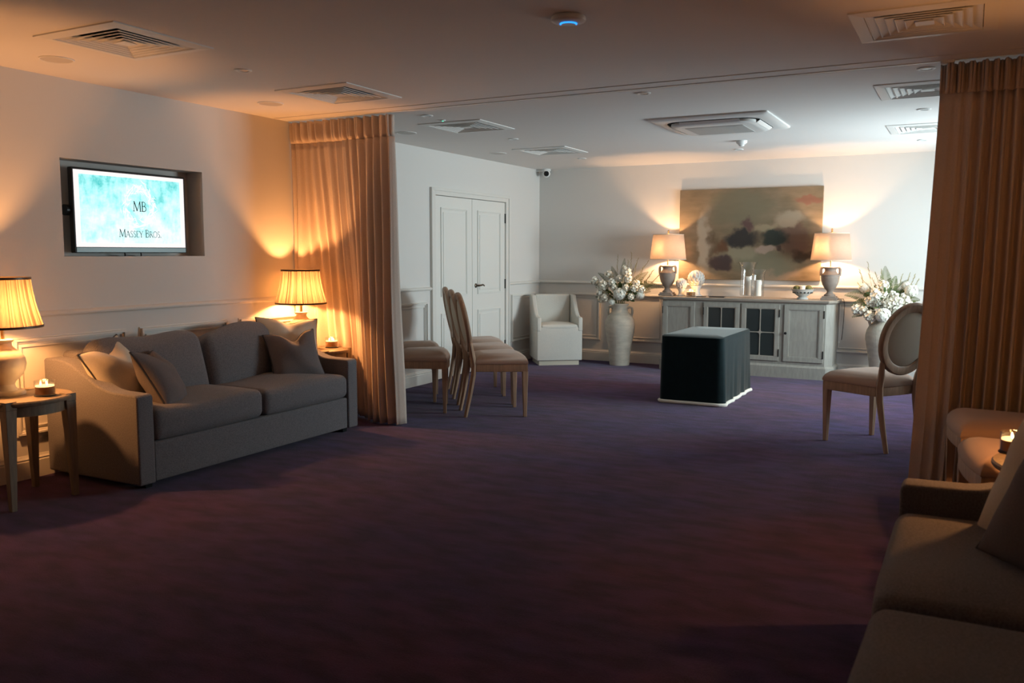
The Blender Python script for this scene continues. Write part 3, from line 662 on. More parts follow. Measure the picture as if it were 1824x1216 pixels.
def make_gourd_lamp(x, y, label):
    t = thing('table_lamp', label, 'lamp', (x, y, .5855), 0, 'pleated shade table lamps')
    MB().lathe([(.001, 0), (.098, 0), (.100, .010), (.094, .022), (.062, .026), (.052, .040), (.046, .058), (.054, .074), (.080, .100), (.102, .135), (.109, .170), (.104, .205), (.085, .236), (.058, .256), (.044, .272), (.041, .290), (.052, .300), (.054, .308), (.040, .312), (.001, .312)], 48, cap=False).build('base', M['ceramic'], t)
    MB().lathe([(.010, .310), (.010, .36), (.018, .362), (.018, .405), (.001, .408)], 16).build('bulb_holder', M['brass'], t)
    MB().lathe([(.012, .405), (.028, .430), (.034, .455), (.028, .480), (.001, .492)], 16).build('bulb', M['bulb'], t)
    rng = random.Random(11); ph = [rng.uniform(0, 6.28) for _ in range(4)]
    def rip(a, z): return 1 + .022 * math.sin(46 * a + ph[0]) + .018 * math.sin(29 * a + ph[1]) + .006 * math.sin(91 * a + ph[2])
    z0, z1 = .382, .648
    prof = [(.198 + (.147 - .198) * k / 8 - .008 * math.sin(math.pi * k / 8), z0 + (z1 - z0) * k / 8) for k in range(9)]
    sh = MB().lathe(prof, 420, rip=rip, cap=False).build('lamp_shade', M['shadepleat'], t, angle=180)
    for nm, r_, z in (('shade_trim', .199, z0), ('shade_trim', .148, z1)):
        MB().lathe([(r_ - .008, z - .007), (r_ + .007, z - .007), (r_ + .007, z + .006), (r_ - .008, z + .006)], 64, closed=True).build(nm, M['bronze'], t)
    light(t, (0, 0, .47), P_FRONT, LAMP_WARM, .03)
    return t
lampL = make_gourd_lamp(-4.72, 2.865, 'pleated shade table lamp at the left edge of the photo')
dup(lampL, (-4.80, 5.375, .5855), 0, 'lit pleated shade table lamp beside the left curtain')
l3 = dup(lampL, (.46, 3.77, .5855), 0, 'pleated shade table lamp on the side table beyond the foreground sofa')
for o in list(COL.objects):
    if o.parent == l3 and o.type == 'LIGHT': o.data = o.data.copy(); o.data.energy = P_FRONT * .55
def make_jar(label, loc):
    t = thing('jar_candle', label, 'candle', loc, 0, 'candles burning in glass jars')
    MB().lathe([(.001, .002), (.050, .002), (.054, .006), (.054, .085), (.051, .085), (.051, .010), (.001, .010)], 32, cap=False).build('glass_jar', M['glass'], t)
    MB().lathe([(.001, .0105), (.0495, .0105), (.0495, .052), (.001, .052)], 28, cap=False).build('wax', M['amber'], t)
    MB().lathe([(.001, .0525), (.048, .0525), (.048, .058), (.001, .058)], 28, cap=False).build('melted_wax', M['glow'], t)
    MB().lathe([(.001, 0), (.057, 0), (.057, .004), (.001, .004)], 28, cap=False).build('coaster', M['black'], t)
    for k in range(3):
        a = k * 2.1; T = Matrix.Translation((.02 * math.cos(a), .02 * math.sin(a), .060)); MB().lathe([(.0015, 0), (.0045, .006), (.003, .014), (.0005, .020)], 10, T).build('flame', M['flame'], t)
    light(t, (0, 0, .082), P_CANDLE, (1, .5, .15), .012)
    return t
jar0 = make_jar('lit jar candle beside the lamp at the left edge', (-4.50, 2.95, .5855))
dup(jar0, (-4.69, 5.615, .5855), 0, 'lit jar candle beside the left curtain behind the sofa arm')
dup(jar0, (.195, 3.93, .5855), 0, 'lit jar candle on the table beyond the right foreground sofa')
dup(jar0, (-2.885, 9.93, .871), 0, 'lit jar candle in front of the larger artichoke on the console')

# ------------------------------------------------------------------ curtains
def backL(x, k):
    w = max(0, min(1, (-4.18 - x) / .42)); w = w * w * (3 - 2 * w)
    p = max(0, min(1, (x + 4.985) / .16)); p = p * p * (3 - 2 * p)
    return .045 + .19 * w * p * min(1, k / .74) + .03 * k
def make_curtain(label, x0, x1, flare0, flare1, back, folds, seed, dirx, lead=0):
    t = thing('curtain', label, 'curtain', ((x0 + x1) / 2, 5.5, 0), 0, 'full length curtains dividing the room')
    rng = random.Random(seed); NU, NV = folds * 16, 36; ph = [rng.uniform(0, 6.28) for _ in range(6)]
    jit = [rng.uniform(-.5, .5) for _ in range(folds + 2)]
    def fold(u, amp, sharp):
        p = u * folds; i = int(min(folds, p)); q = p + .35 * (jit[i] * (1 - (p - i)) + jit[min(i + 1, folds + 1)] * (p - i))
        s = math.sin(2 * math.pi * q); return amp * (abs(s) ** sharp) * (1 if s > 0 else -1) + amp * .25 * math.sin(4.3 * math.pi * q + ph[0])
    def pos(u, z):
        k = 1 - z / 2.43
        x = x0 + (x1 - x0) * u + flare0 * (1 - u) * k ** 1.4 + flare1 * u * k ** 1.4 - (x0 + x1) / 2
        a = .020 + .030 * min(1, k * 1.4)
        if back is backL: a *= .6 + .4 * max(0, min(1, (x0 + (x1 - x0) * u + 4.45) / .2))
        if lead: a *= min(1, .05 + (u / lead) ** 3 * .95)
        x += .012 * math.cos(2 * math.pi * u * folds + ph[1]) * min(1, k * 2)
        y = back(x0 + (x1 - x0) * u, k) + fold(u, a, .75 - .25 * k) + .006 * math.sin(9 * k + u * 20 + ph[2])
        return (x, y, z)
    def sheet(z0, z1, nv, f):
        vs = [f(i / NU, z0 + (z1 - z0) * j / nv) for j in range(nv + 1) for i in range(NU + 1)]
        return MB().add(vs, [(j * (NU + 1) + i, j * (NU + 1) + i + 1, (j + 1) * (NU + 1) + i + 1, (j + 1) * (NU + 1) + i) for j in range(nv) for i in range(NU)])
    sheet(.012, 2.275, NV, pos).build('drape', M['curtain'], t, solid=.005, angle=180)
    def head(u, z):                             # pinch pleats above the gathering line
        w = (z - 2.27) / .165; x, y, _ = pos(u, 2.27)
        g = fold(u, .020, .4) + .008 * math.sin(2 * math.pi * u * folds * 3 + ph[3]); y2 = back(x0 + (x1 - x0) * u, 0) + g * (1.0 + .5 * w) - .004
        e = max(0, 1 - w * 5); return (x, y * e + y2 * (1 - e), z)
    sheet(2.272, 2.436, 6, head).build('pleated_heading', M['curtain'], t, solid=.006, angle=180)
make_curtain('beige floor length curtain gathered at the left, beside the lit lamp', -5.012, -3.985, 0, .05, backL, 13, 5, 1)
make_curtain('brown floor length curtain filling the right side of the photo', -.195, XR - .03, -.06, 0, lambda x, k: .02 + .03 * k, 17, 9, -1, .20)
trk = thing('curtain_track', 'white ceiling track that carries both curtains', 'curtain rail', (0, 5.425, H))
MB().box(XL + .03, XR - .03, .060, .084, -.004, 0).build('rail', M['white'], trk, smooth=False)
MB().box(-.20, -.13, .045, .088, -.016, 0).build('end_stop', M['white'], trk, smooth=False)

# ------------------------------------------------------------------ oval back chairs (local front = -Y)
def make_chair(label, group):
    t = thing('dining_chair', label, 'chair', (0, 0, 0), 0, group)
    FWD, BCK = -.235, .190
    def trap(o, z, n=8):                        # seat outline: bowed front, narrower rounded back
        pts = []
        for k in range(n + 1):
            u = -1 + 2 * k / n; pts.append((u * (.258 + o), FWD - o - .022 * (1 - u * u), z))
        for k in range(n + 1):
            u = 1 - 2 * k / n; pts.append((u * (.190 + o), BCK + o + .015 * (1 - u * u), z))
        return pts
    loft(MB(), [trap(-.006, .385), trap(0, .388), trap(0, .445), trap(-.004, .450)]).build('seat_rail', M['wood'], t, angle=50)
    rings = [trap(.002, .450), trap(.005, .456)]
    for a in (15, 35, 55, 75, 88): rings.append(trap(.005 - .11 * (1 - math.cos(R(a))) * .9, .456 + .080 * math.sin(R(a))))
    loft(MB(), rings).build('seat_pad', M['seat'], t, angle=60)
    for s in (-1, 1):
        MB().taper((s * .230, FWD + .018, 0), .014, (s * .232, FWD + .020, .39), .024).build('front_leg', M['wood'], t, smooth=False, bevel=.004)
    LE = R(11)
    T = Matrix.Translation((0, BCK + .028, .50)) @ Matrix.Rotation(-LE, 4, 'X')
    c0 = .295; rx, rz = .232, .235
    for s in (-1, 1):
        top = T @ Vector((s * .196, 0, .135)); mid = T @ Vector((s * .176, 0, .03))
        pts = [(s * .160, BCK + .090, 0), (s * .165, BCK + .055, .17), (s * .172, BCK + .024, .36), (s * .172, BCK + .018, .45), tuple(mid), tuple(top)]
        pts2 = [Vector(p) for p in pts]; mb = MB()
        mb.tube(pts2, [.0165, .020, .024, .025, .024, .016], 8, flat=.95, up=(0, 1, 0)); mb.build('rear_leg', M['wood'], t)
    el = [tuple(T @ Vector((rx * math.cos(R(a)), 0, c0 + rz * math.sin(R(a))))) for a in range(0, 360, 8)]
    mb = MB(); n = len(el)
    for k in range(n):                          # rectangular-section oval frame
        pass
    sec = [(-.036, -.016), (.016, -.020), (.024, -.010), (.024, .012), (.014, .022), (-.030, .020), (-.040, .010)]
    vs = []; fs = []
    for a in range(0, 360, 8):
        ca, sa = math.cos(R(a)), math.sin(R(a))
        for (d, y) in sec: vs.append(tuple(T @ Vector(((rx + d) * ca, y, c0 + (rz + d) * sa))))
    q = len(sec)
    for k in range(n):
        for j in range(q): fs.append((k * q + j, k * q + (j + 1) % q, ((k + 1) % n) * q + (j + 1) % q, ((k + 1) % n) * q + j))
    mb.add(vs, fs).build('oval_frame', M['wood'], t, angle=45)
    def padrings(sg):
        out = []
        for (sc, y) in ((1.0, .0), (.99, .010), (.93, .017), (.75, .024), (.4, .029), (.02, .030)):
            out.append([tuple(T @ Vector(((rx - .035) * sc * math.cos(R(a)), -.002 + sg * y, c0 + (rz - .035) * sc * math.sin(R(a))))) for a in range(0, 360, 10)])
        return out
    loft(MB(), padrings(-1)[::-1] + padrings(.75)[1:]).build('back_pad', M['pad'], t, angle=60)
    return t
def chair_pose(fx, fy, ang, side):              # world place from the floor point of one front leg
    rz = R(ang + 90); lx, ly = side * .230, -.217
    return (fx - (lx * math.cos(rz) - ly * math.sin(rz)), fy - (lx * math.sin(rz) + ly * math.cos(rz)), 0), rz
G1 = 'oval back chairs standing in rows'
ch = make_chair('oval back chair nearest the camera in the front row at left', G1)
p, rz = chair_pose(-3.257, 6.374, 39, -1); ch.location = p; ch.rotation_euler = (0, 0, rz)
for (fx, fy, ang, side, lab) in [(-3.62, 6.845, 39, -1, 'middle oval back chair of the three in the front row at left'), (-3.985, 7.315, 38, -1, 'oval back chair farthest from the camera in the front row at left'),
                                 (-3.935, 6.185, 31, -1, 'chair emerging from behind the left curtain, nearer of two seats'), (-4.31, 6.60, 31, -1, 'chair emerging from behind the left curtain, farther of two seats'),
                                 (-.881, 6.619, 142, 1, 'oval back chair standing alone beside the right curtain, seen from behind'),
                                 (-.045, 5.335, 188, -1, 'brown seated chair against the right curtain, farther of two'), (.02, 4.51, 190, -1, 'chair lit orange by lamp light, in front of the right curtain')]:
    p, rz = chair_pose(fx, fy, ang, side); dup(ch, p, rz, lab)

# ------------------------------------------------------------------ linen armchair in the corner
t = thing('armchair', 'small pale linen armchair in the far left corner', 'armchair', (-4.555, 9.745, 0), R(37))
WX, FY, BY = .285, -.27, .26
MB().box(-.25, .25, -.235, .235, 0, .06).build('plinth', M['pad'], t, smooth=False)
MB().rbox((0, -.003, .265), (2 * WX - .004, BY - FY - .006, .41), .012, 4).build('upholstered_base', M['linen'], t)
MB().rbox((0, -.035, .470), (.462, .458, .06), .025, 6, (0, .004, .022)).build('seat_cushion', M['linen'], t)
for s in (-1, 1):
    prof = [(FY, .42), (FY, .575), (FY + .012, .590), (FY + .07, .592)]
    for k in range(1, 11):
        u = k / 10; prof.append((FY + .07 + u * .30, .592 + .255 * (1 - math.cos(u * math.pi / 2)) ** 1.15))
    prof += [(BY, .855), (BY, .42)]
    mb = MB(); x0 = s * WX; mb.prism([(x0, y, z) for y, z in prof], (-s * .054, 0, 0)); mb.build('arm', M['linen'], t, bevel=.012, seg=3, angle=50)
MB().rbox((0, .215, .645), (.46, .085, .425), .03, 6, (0, .012, 0)).build('backrest', M['linen'], t)

# ------------------------------------------------------------------ draped bier
t = thing('draped_stand', 'low rectangular stand draped in dark green velvet with rope hem', 'draped stand', (-2.195, 8.155, 0), 0)
hx, hy, ht = .287, .545, .622
def drape_ring(z):
    k = 1 - z / ht; pts = []; rng = random.Random(5); ph = [rng.uniform(0, 6) for _ in range(6)]
    n = 160; per = 4 * (hx + hy)
    for i in range(n):
        d = per * i / n; r_ = .03
        if d < 2 * hx: p = (-hx + d, -hy); nn = (0, -1); s_ = d; side = 0
        elif d < 2 * hx + 2 * hy: p = (hx, -hy + d - 2 * hx); nn = (1, 0); side = 1
        elif d < 4 * hx + 2 * hy: p = (hx - (d - 2 * hx - 2 * hy), hy); nn = (0, 1); side = 2
        else: p = (-hx, hy - (d - 4 * hx - 2 * hy)); nn = (-1, 0); side = 3
        amp = (.002 if side == 0 else .006) * k
        cor = min(abs(d - c) if abs(d - c) < per / 2 else per - abs(d - c) for c in (0, 2 * hx, 2 * hx + 2 * hy, 4 * hx + 2 * hy))
        o = amp * (math.sin(d * 26 + ph[0]) + .6 * math.sin(d * 43 + ph[1] + 2 * k)) + (.004 if side in (0, 3) else .014) * k + .006 * k * math.exp(-(cor / .06) ** 2)
        x, y = p[0] + nn[0] * o, p[1] + nn[1] * o
        q = math.exp(-(cor / .025) ** 2) * .012
        x -= math.copysign(q, p[0]) ; y -= math.copysign(q, p[1])
        pts.append((x, y, z))
    return pts
top = [[(p[0] * s_, p[1] * s_, ht + .004) for p in drape_ring(ht)] for s_ in (.02, .5, .97)]
rings = top + [drape_ring(ht - .006)] + [drape_ring(ht * (1 - k / 14)) for k in range(1, 14)] + [drape_ring(.022)]
loft(MB(), rings, cap0=True, cap1=False).build('velvet_drape', M['velvet'], t, solid=.004, angle=42)
MB().box(-hx + .02, hx - .02, -hy + .02, hy - .02, 0, ht - .012).build('stand_body', M['black'], t, smooth=False)
mb = MB(); mb.tube([(p[0] * 1.012, p[1] * 1.008, .016) for p in drape_ring(.016)], .0165, 8, closed=True); mb.build('rope_hem', M['rope'], t)

# ------------------------------------------------------------------ console sideboard
CX0, CX1, CF, CB = -3.205, -1.275, 9.785, 10.195
t = thing('sideboard', 'grey painted sideboard with two glazed doors against the back wall', 'sideboard', (0, 0, 0))
def canted(x0, x1, yf, yb, c, z): return [(x0 + c, yf, z), (x1 - c, yf, z), (x1, yf + c, z), (x1, yb, z), (x0, yb, z), (x0, yf + c, z)]
loft(MB(), [canted(CX0 - .02, CX1 + .02, CF - .02, CB, .075, 0), canted(CX0 - .02, CX1 + .02, CF - .02, CB, .075, .125), canted(CX0 - .008, CX1 + .008, CF - .008, CB, .07, .140), canted(CX0, CX1, CF, CB, .07, .150)]).build('plinth', M['console'], t, smooth=False)
loft(MB(), [canted(CX0, CX1, CF, CB, .07, .150), canted(CX0, CX1, CF, CB, .07, .830)]).build('carcass', M['console'], t, smooth=False, bevel=.002)
loft(MB(), [canted(CX0 - .01, CX1 + .01, CF - .01, CB + .01, .07, .828), canted(CX0 - .03, CX1 + .03, CF - .03, CB + .01, .075, .842), canted(CX0 - .034, CX1 + .034, CF - .034, CB + .01, .075, .862), canted(CX0 - .030, CX1 + .030, CF - .030, CB + .01, .075, .870)]).build('top', M['consoletop'], t, smooth=False)
def framebars(mb, x0, x1, z0, z1, o, w, y0, y1):
    for (a, b, c, d) in ((x0 + o, x1 - o, z1 - o - w, z1 - o), (x0 + o, x1 - o, z0 + o, z0 + o + w), (x0 + o, x0 + o + w, z0 + o + w, z1 - o - w), (x1 - o - w, x1 - o, z0 + o + w, z1 - o - w)): mb.box(a, b, y0, y1, c, d)
def door_c(x0, x1, glazed, hinge):
    z0, z1 = .185, .812; yb, yf = CF - .0005, CF - .016; w = .047
    mb = MB(); framebars(mb, x0, x1, z0, z1, 0, w, yf, yb); 
    if not glazed:
        mb.box(x0 + w, x1 - w, CF - .004, yb, z0 + w, z1 - w); framebars(mb, x0, x1, z0, z1, w, .010, yf + .003, yb)
    d = mb.build('cabinet_door', M['console'], t, smooth=False, bevel=.0025)
    if glazed:
        MB().box(x0 + w, x1 - w, CF - .006, yb, z0 + w, z1 - w).build('glass_pane', M['darkgloss'], d, smooth=False)  # no hollow behind: the interior's shade is put into the pane colour
        xm, zm = (x0 + x1) / 2, (z0 + z1) / 2; m2 = MB(); y0, y1 = CF - .011, CF - .006; c = .005
        m2.box(xm - c, xm + c, y0, y1, z0 + w, z1 - w); m2.box(x0 + w, x1 - w, y0, y1, zm - c, zm + c); framebars(m2, x0, x1, z0, z1, w, .007, y0, y1)
        for (cx, cz, s_) in ((xm, zm, 1), (xm, z1 - w, .85), (xm, z0 + w, .85), (x0 + w, zm, .75), (x1 - w, zm, .75)):
            star = []
            for k in range(8):
                r_ = (.052 if k % 2 == 0 else .015) * s_; a = k * math.pi / 4
                px = max(x0 + w, min(x1 - w, cx + r_ * math.cos(a))); pz = max(z0 + w, min(z1 - w, cz + r_ * math.sin(a))); star.append((px, CF - .014, pz))
            m2.prism(star, (0, .004, 0))
        m2.build('leaded_bars', M['lead'], d, smooth=False)
    hxp = x0 if hinge < 0 else x1
    for z in (.275, .715): MB().lathe([(.006, z - .042), (.006, z + .042)], 10, Matrix.Translation((hxp, yf - .002, 0))).build('hinge', M['iron'], d)
    kx = x1 - .022 if hinge < 0 else x0 + .022
    MB().lathe([(.006, 0), (.006, .010), (.014, .015), (.015, .022), (.008, .027), (.001, .028)], 16, Matrix.Translation((kx, yf, .50)) @ Matrix.Rotation(R(90), 4, 'X')).build('knob', M['iron'], d)
for a in ((-3.172, -2.790, False, -1), (-2.684, -2.275, True, -1), (-2.250, -1.832, True, 1), (-1.781, -1.362, False, 1)): door_c(*a)

ZT = .8705
def make_urn_lamp(x, y, label):
    t = thing('table_lamp', label, 'lamp', (x, y, ZT), 0, 'urn lamps on the sideboard')
    mb = MB(); mb.box(-.085, .085, -.085, .085, 0, .022); mb.box(-.072, .072, -.072, .072, .022, .040); mb.build('plinth_foot', M['urn'], t, smooth=False, bevel=.003)
    MB().lathe([(.001, .040), (.058, .040), (.060, .052), (.040, .068), (.030, .085), (.034, .100), (.052, .118), (.078, .160), (.092, .205), (.097, .245), (.097, .262), (.101, .266), (.101, .274), (.088, .278), (.072, .292), (.058, .312), (.060, .335), (.078, .346), (.080, .356), (.050, .362), (.001, .362)], 44, cap=False).build('urn', M['urn'], t)
    for s in (-1, 1):
        MB().tube([(s * .096, 0, .262), (s * .099, 0, .300), (s * .098, 0, .335), (s * .088, 0, .352), (s * .070, 0, .352)], [.015, .015, .015, .014, .012], 8, up=(0, 1, 0)).build('handle', M['urn'], t)
    MB().lathe([(.009, .360), (.009, .440), (.018, .442), (.018, .485), (.001, .487)], 14).build('bulb_holder', M['brass'], t)
    MB().lathe([(.012, .486), (.030, .510), (.036, .540), (.030, .565), (.001, .578)], 16).build('bulb', M['bulb'], t)
    MB().lathe([(.213, .432), (.180, .724)], 72, cap=False).build('lamp_shade', M['shadedrum'], t, solid=.002, angle=180)
    for r_, z in ((.2135, .432), (.1805, .724)): MB().lathe([(r_ - .003, z - .004), (r_ + .002, z - .004), (r_ + .002, z + .004), (r_ - .003, z + .004)], 64, closed=True).build('shade_trim', M['pad'], t)
    mb = MB(); 
    for a in range(3): mb.tube([(0, 0, .735), (.178 * math.cos(a * 2.094), .178 * math.sin(a * 2.094), .722)], .002, 6)
    mb.tube([(0, 0, .56), (0, 0, .735)], .003, 6); mb.build('shade_spider', M['brass'], t)
    MB().lathe([(.004, .733), (.010, .742), (.006, .750), (.012, .760), (.008, .772), (.001, .780)], 14).build('finial', M['brass'], t)
    light(t, (0, 0, .545), P_CONSOLE, LAMP_PEACH, .03)
    return t
ul = make_urn_lamp(-3.19, 9.985, 'lit urn lamp at the left end of the sideboard')
ur = dup(ul, (-1.345, 9.985, ZT), 0, 'lit urn lamp at the right end of the sideboard')
MB().tube([(.06, .07, .008), (.135, .09, .006), (.150, .09, -.06), (.142, .09, -.30), (.128, .12, -.45)], .0035, 6).build('power_cord', M['iron'], ur)

def make_artichoke(label, x, y, s, foot):
    t = thing('artichoke_finial', label, 'ornament', (x, y, ZT), 0, 'white artichoke ornaments')
    h0 = foot
    MB().lathe([(.001, 0), (.050 * s, 0), (.052 * s, .010), (.040 * s, .018), (.032 * s, h0 * .45), (.036 * s, h0 * .75), (.052 * s, h0 * 1.05), (.001, h0 * 1.06)], 28, cap=False).build('pedestal', M['finial'], t)
    mb = MB(); rr_ = .068 * s; zc = h0 + rr_ * .92
    mb.lathe([(rr_ * .93 * math.cos(R(a)), zc + rr_ * .98 * math.sin(R(a))) for a in range(-88, 89, 11)], 24)
    for row in range(8):
        el = R(-62 + row * 19); n = max(5, int(15 * math.cos(el)))
        for k in range(n):
            a = 2 * math.pi * (k + .5 * (row % 2)) / n; ce, se = math.cos(el), math.sin(el)
            o = Vector((ce * math.cos(a), ce * math.sin(a), se)); tg = Vector((-math.sin(a), math.cos(a), 0)); up = o.cross(tg)
            c = Vector((0, 0, zc)) + o * rr_ * .94; w_ = rr_ * .24; l = rr_ * .40
            P = [c - tg * w_ - up * l * .4, c + o * rr_ * .05 - up * l * .5, c + tg * w_ - up * l * .4, c + tg * w_ * .7 + up * l * .4 + o * rr_ * .10, c + up * l * .75 + o * rr_ * .16, c - tg * w_ * .7 + up * l * .4 + o * rr_ * .10, c + o * rr_ * .16 + up * l * .15]
            mb.add(P, [(0, 1, 6), (1, 2, 6), (2, 3, 6), (3, 4, 6), (4, 5, 6), (5, 0, 6)])
    mb.build('artichoke_head', M['finial'], t, smooth=False)
    return t
make_artichoke('small white artichoke ornament on a short pedestal, nearest the left urn lamp', -3.015, 9.975, .93, .082)
make_artichoke('larger white artichoke ornament behind the lit jar candle', -2.862, 10.06, 1.36, .118)

def make_hurricane(label, x, y, h, r, ch_):
    t = thing('hurricane_vase', label, 'candle holder', (x, y, ZT), 0, 'clear glass hurricanes on the sideboard')
    prof = [(r * .55, 0), (r * .60, .010), (r * .60, .018), (r * .95, .022), (r, .040), (r * .95, h * .55), (r * .98, h * .80), (r * 1.10, h * .92), (r * 1.34, h)]
    inn = [(a - .003, z) for a, z in prof[::-1][:-3]]
    MB().lathe([(.001, 0)] + prof + inn + [(.001, .026)], 36, cap=False).build('glass', M['glass'], t)
    c = thing('pillar_candle', label.replace('clear glass hurricane', 'white pillar candle inside the hurricane'), 'candle', (x, y, ZT + .0265), 0, 'pillar candles in the hurricanes')
    MB().lathe([(.001, 0), (.038, 0), (.038, ch_ - .004), (.034, ch_), (.020, ch_ - .004), (.001, ch_ - .006)], 28, cap=False).build('wax', M['wax'], c)
    MB().tube([(0, 0, ch_ - .007), (.001, 0, ch_ + .008)], .0015, 6).build('wick', M['iron'], c)
make_hurricane('taller clear glass hurricane on the sideboard', -2.245, 10.00, .405, .084, .215)
make_hurricane('shorter clear glass hurricane on the sideboard', -2.105, 9.895, .325, .072, .180)

t = thing('footed_bowl', 'grey footed bowl with pierced sides on the sideboard', 'bowl', (-1.625, 9.955, ZT))
MB().lathe([(.001, .010), (.020, .012), (.050, .008), (.060, 0), (.064, 0), (.056, .014), (.040, .024), (.052, .034), (.085, .058), (.108, .085), (.118, .104), (.136, .108), (.137, .113), (.112, .112), (.100, .088), (.075, .060), (.040, .040), (.001, .038)], 44, cap=False).build('bowl_body', M['bowl'], t)
mb = MB()
for k in range(16):
    a = k * math.pi / 8
    for (rr_, z, q) in ((.100, .076, .011), (.122, .111, .006)):
        T = Matrix.Translation((rr_ * math.cos(a), rr_ * math.sin(a), z)); mb.lathe([(q * math.cos(R(b)), q * math.sin(R(b))) for b in range(-88, 89, 22)], 10, T)
mb.build('bead_decoration', M['darkgloss'], t)
for (dx, dy, s_, lab) in ((-.062, -.015, .040, 'dark green moss ball at the left of the footed bowl'), (.062, -.005, .043, 'dark green moss ball at the right of the footed bowl'), (.005, .055, .036, 'dark green moss ball at the back of the footed bowl')):
    mb = MB(); rng = random.Random(int(s_ * 1000)); vs = []
    mb.lathe([(s_ * math.cos(R(b)) * rng.uniform(.94, 1.06), s_ * math.sin(R(b))) for b in range(-88, 89, 16)], 18, rip=lambda a, z: 1 + .07 * math.sin(7 * a + z * 160))
    o = mb.build('moss_ball', M['olive'], loc=(-1.625 + dx, 9.955 + dy, ZT + .112)); tag(o, lab, 'ornament', 'moss balls in the bowl')
c = thing('pillar_candle', 'short cream candle standing in the footed bowl', 'candle', (-1.623, 9.925, ZT + .050)); MB().lathe([(.001, 0), (.030, 0), (.030, .096), (.026, .100), (.001, .095)], 24, cap=False).build('wax', M['wax'], c)
MB().tube([(0, 0, .094), (0, 0, .106)], .0015, 6).build('wick', M['iron'], c)
o = MB().rbox((0, 0, .004), (.10, .075, .008), .002, 2).build('coaster', M['black'], loc=(-2.745, 9.87, ZT)); tag(o, 'small flat black coaster right of the jar candle on the sideboard', 'coaster')
o = MB().rbox((0, 0, .005), (.17, .11, .010), .002, 2).build('booklet', M['black'], loc=(-2.56, 9.88, ZT), rot=(0, 0, .1)); tag(o, 'flat dark booklet lying left of the hurricanes on the sideboard', 'booklet')

PW, PH = 1.64, 1.062
t = thing('painting', 'large unframed abstract painting in olive and dark tones above the sideboard', 'painting', (-2.30, YB - .022, 1.596))
MB().box(-PW / 2, PW / 2, -.02, .018, -PH / 2, PH / 2).build('canvas', painting_mat(PW, PH), t, smooth=False, bevel=.003)

# ------------------------------------------------------------------ floor vases and flowers
def make_vase(x, y, label):
    t = thing('floor_vase', label, 'vase', (x, y, 0), 0, 'two handled floor vases')
    MB().lathe([(.001, 0), (.120, 0), (.124, .012), (.127, .08), (.134, .16), (.146, .25), (.160, .33), (.174, .40), (.183, .46), (.184, .51), (.174, .56), (.150, .605), (.118, .640), (.098, .665), (.090, .69), (.091, .72), (.098, .738), (.106, .748), (.106, .758), (.098, .762), (.084, .758), (.076, .72), (.076, .66), (.10, .62), (.001, .55)], 48, cap=False, rip=lambda a, z: 1 + .004 * math.sin(z * 160 + a)).build('body', M['vase'], t)
    a = R(12)
    for s in (0, math.pi):
        T = Matrix.Rotation(a + s, 4, 'Z'); MB().tube([(.088, 0, .700), (.118, 0, .716), (.142, 0, .708), (.152, 0, .680), (.150, 0, .645), (.138, 0, .605), (.128, 0, .595)], [.014, .014, .0145, .015, .0145, .0145, .014], 10, T, up=(0, 1, 0)).build('handle', M['vase'], t)
    return t
vl = make_vase(-3.775, 9.955, 'cream two handled floor vase left of the sideboard')
dup(vl, (-.775, 9.955, 0), R(5), 'cream two handled floor vase right of the sideboard, partly behind a chair')

def petal(mb, c, d, up, l, w, cup, roll_=0):
    d = d.normalized(); s = d.cross(up).normalized(); n = s.cross(d).normalized()
    P = []
    for (u, ww, z) in ((0, .25, 0), (.45, 1, cup * .35), (.85, .85, cup * .75), (1.0, .35, cup)):
        for k in (-1, 0, 1): P.append(c + d * l * u + s * k * w * ww * .5 + n * l * (z + (.12 * cup if k else 0)))
    F = [(3 * i + j, 3 * i + j + 1, 3 * i + j + 4, 3 * i + j + 3) for i in range(3) for j in range(2)]
    mb.add(P, F)
def sphere_dirs(n, rng):
    out = []
    for i in range(n):
        z = 1 - 2 * (i + .5) / n; r_ = math.sqrt(1 - z * z); a = i * 2.39996 + rng.uniform(-.2, .2); out.append(Vector((r_ * math.cos(a), r_ * math.sin(a), z)))
    return out
def puff_bloom(c, r_, rng, n, size, core, ruffle):
    mb = MB(); mb.lathe([(r_ * core * math.cos(R(b)), r_ * core * math.sin(R(b))) for b in range(-88, 89, 22)], 14, Matrix.Translation(c))
    for d in sphere_dirs(n, rng):
        t1 = d.cross(Vector((rng.uniform(-1, 1), rng.uniform(-1, 1), rng.uniform(-1, 1)))).normalized(); t2 = d.cross(t1); q = Vector(c) + d * r_ * rng.uniform(core, 1.0)
        for k in range(4):
            dd = t1 * math.cos(k * math.pi / 2) + t2 * math.sin(k * math.pi / 2); petal(mb, q, dd + d * ruffle, d, r_ * size, r_ * size * .95, -.15)
    return mb
def hydrangea(c, r_, rng): return puff_bloom(c, r_, rng, 120, .215, .86, .2)
def rose(c, d, r_, rng): return puff_bloom(c, r_ * .86, rng, 22, .46, .62, .65)
def fern(base, tip, droop, rng, w=.06, n=30):
    mb = MB(); b, e = Vector(base), Vector(tip); pts = []
    for k in range(n + 1):
        u = k / n; p = b.lerp(e, u); p.z += droop * math.sin(u * math.pi) * (b - e).length; pts.append(p)
    mb.tube(pts, [.0028 * (1 - .7 * k / n) for k in range(n + 1)], 5)
    ax = (e - b).normalized(); s0 = ax.cross(Vector((0.25, -1, .2))).normalized()
    for k in range(4, n):
        u = k / n; l = w * math.sin(math.pi * (.12 + .88 * u) ** .8) + .006
        for sg in (-1, 1):
            d = s0 * sg + ax * .55 + Vector((0, rng.uniform(-.15, .15), rng.uniform(-.1, .1))); petal(mb, pts[k], d, ax.cross(s0), l, .005 + .06 * l, -.12)
    return mb
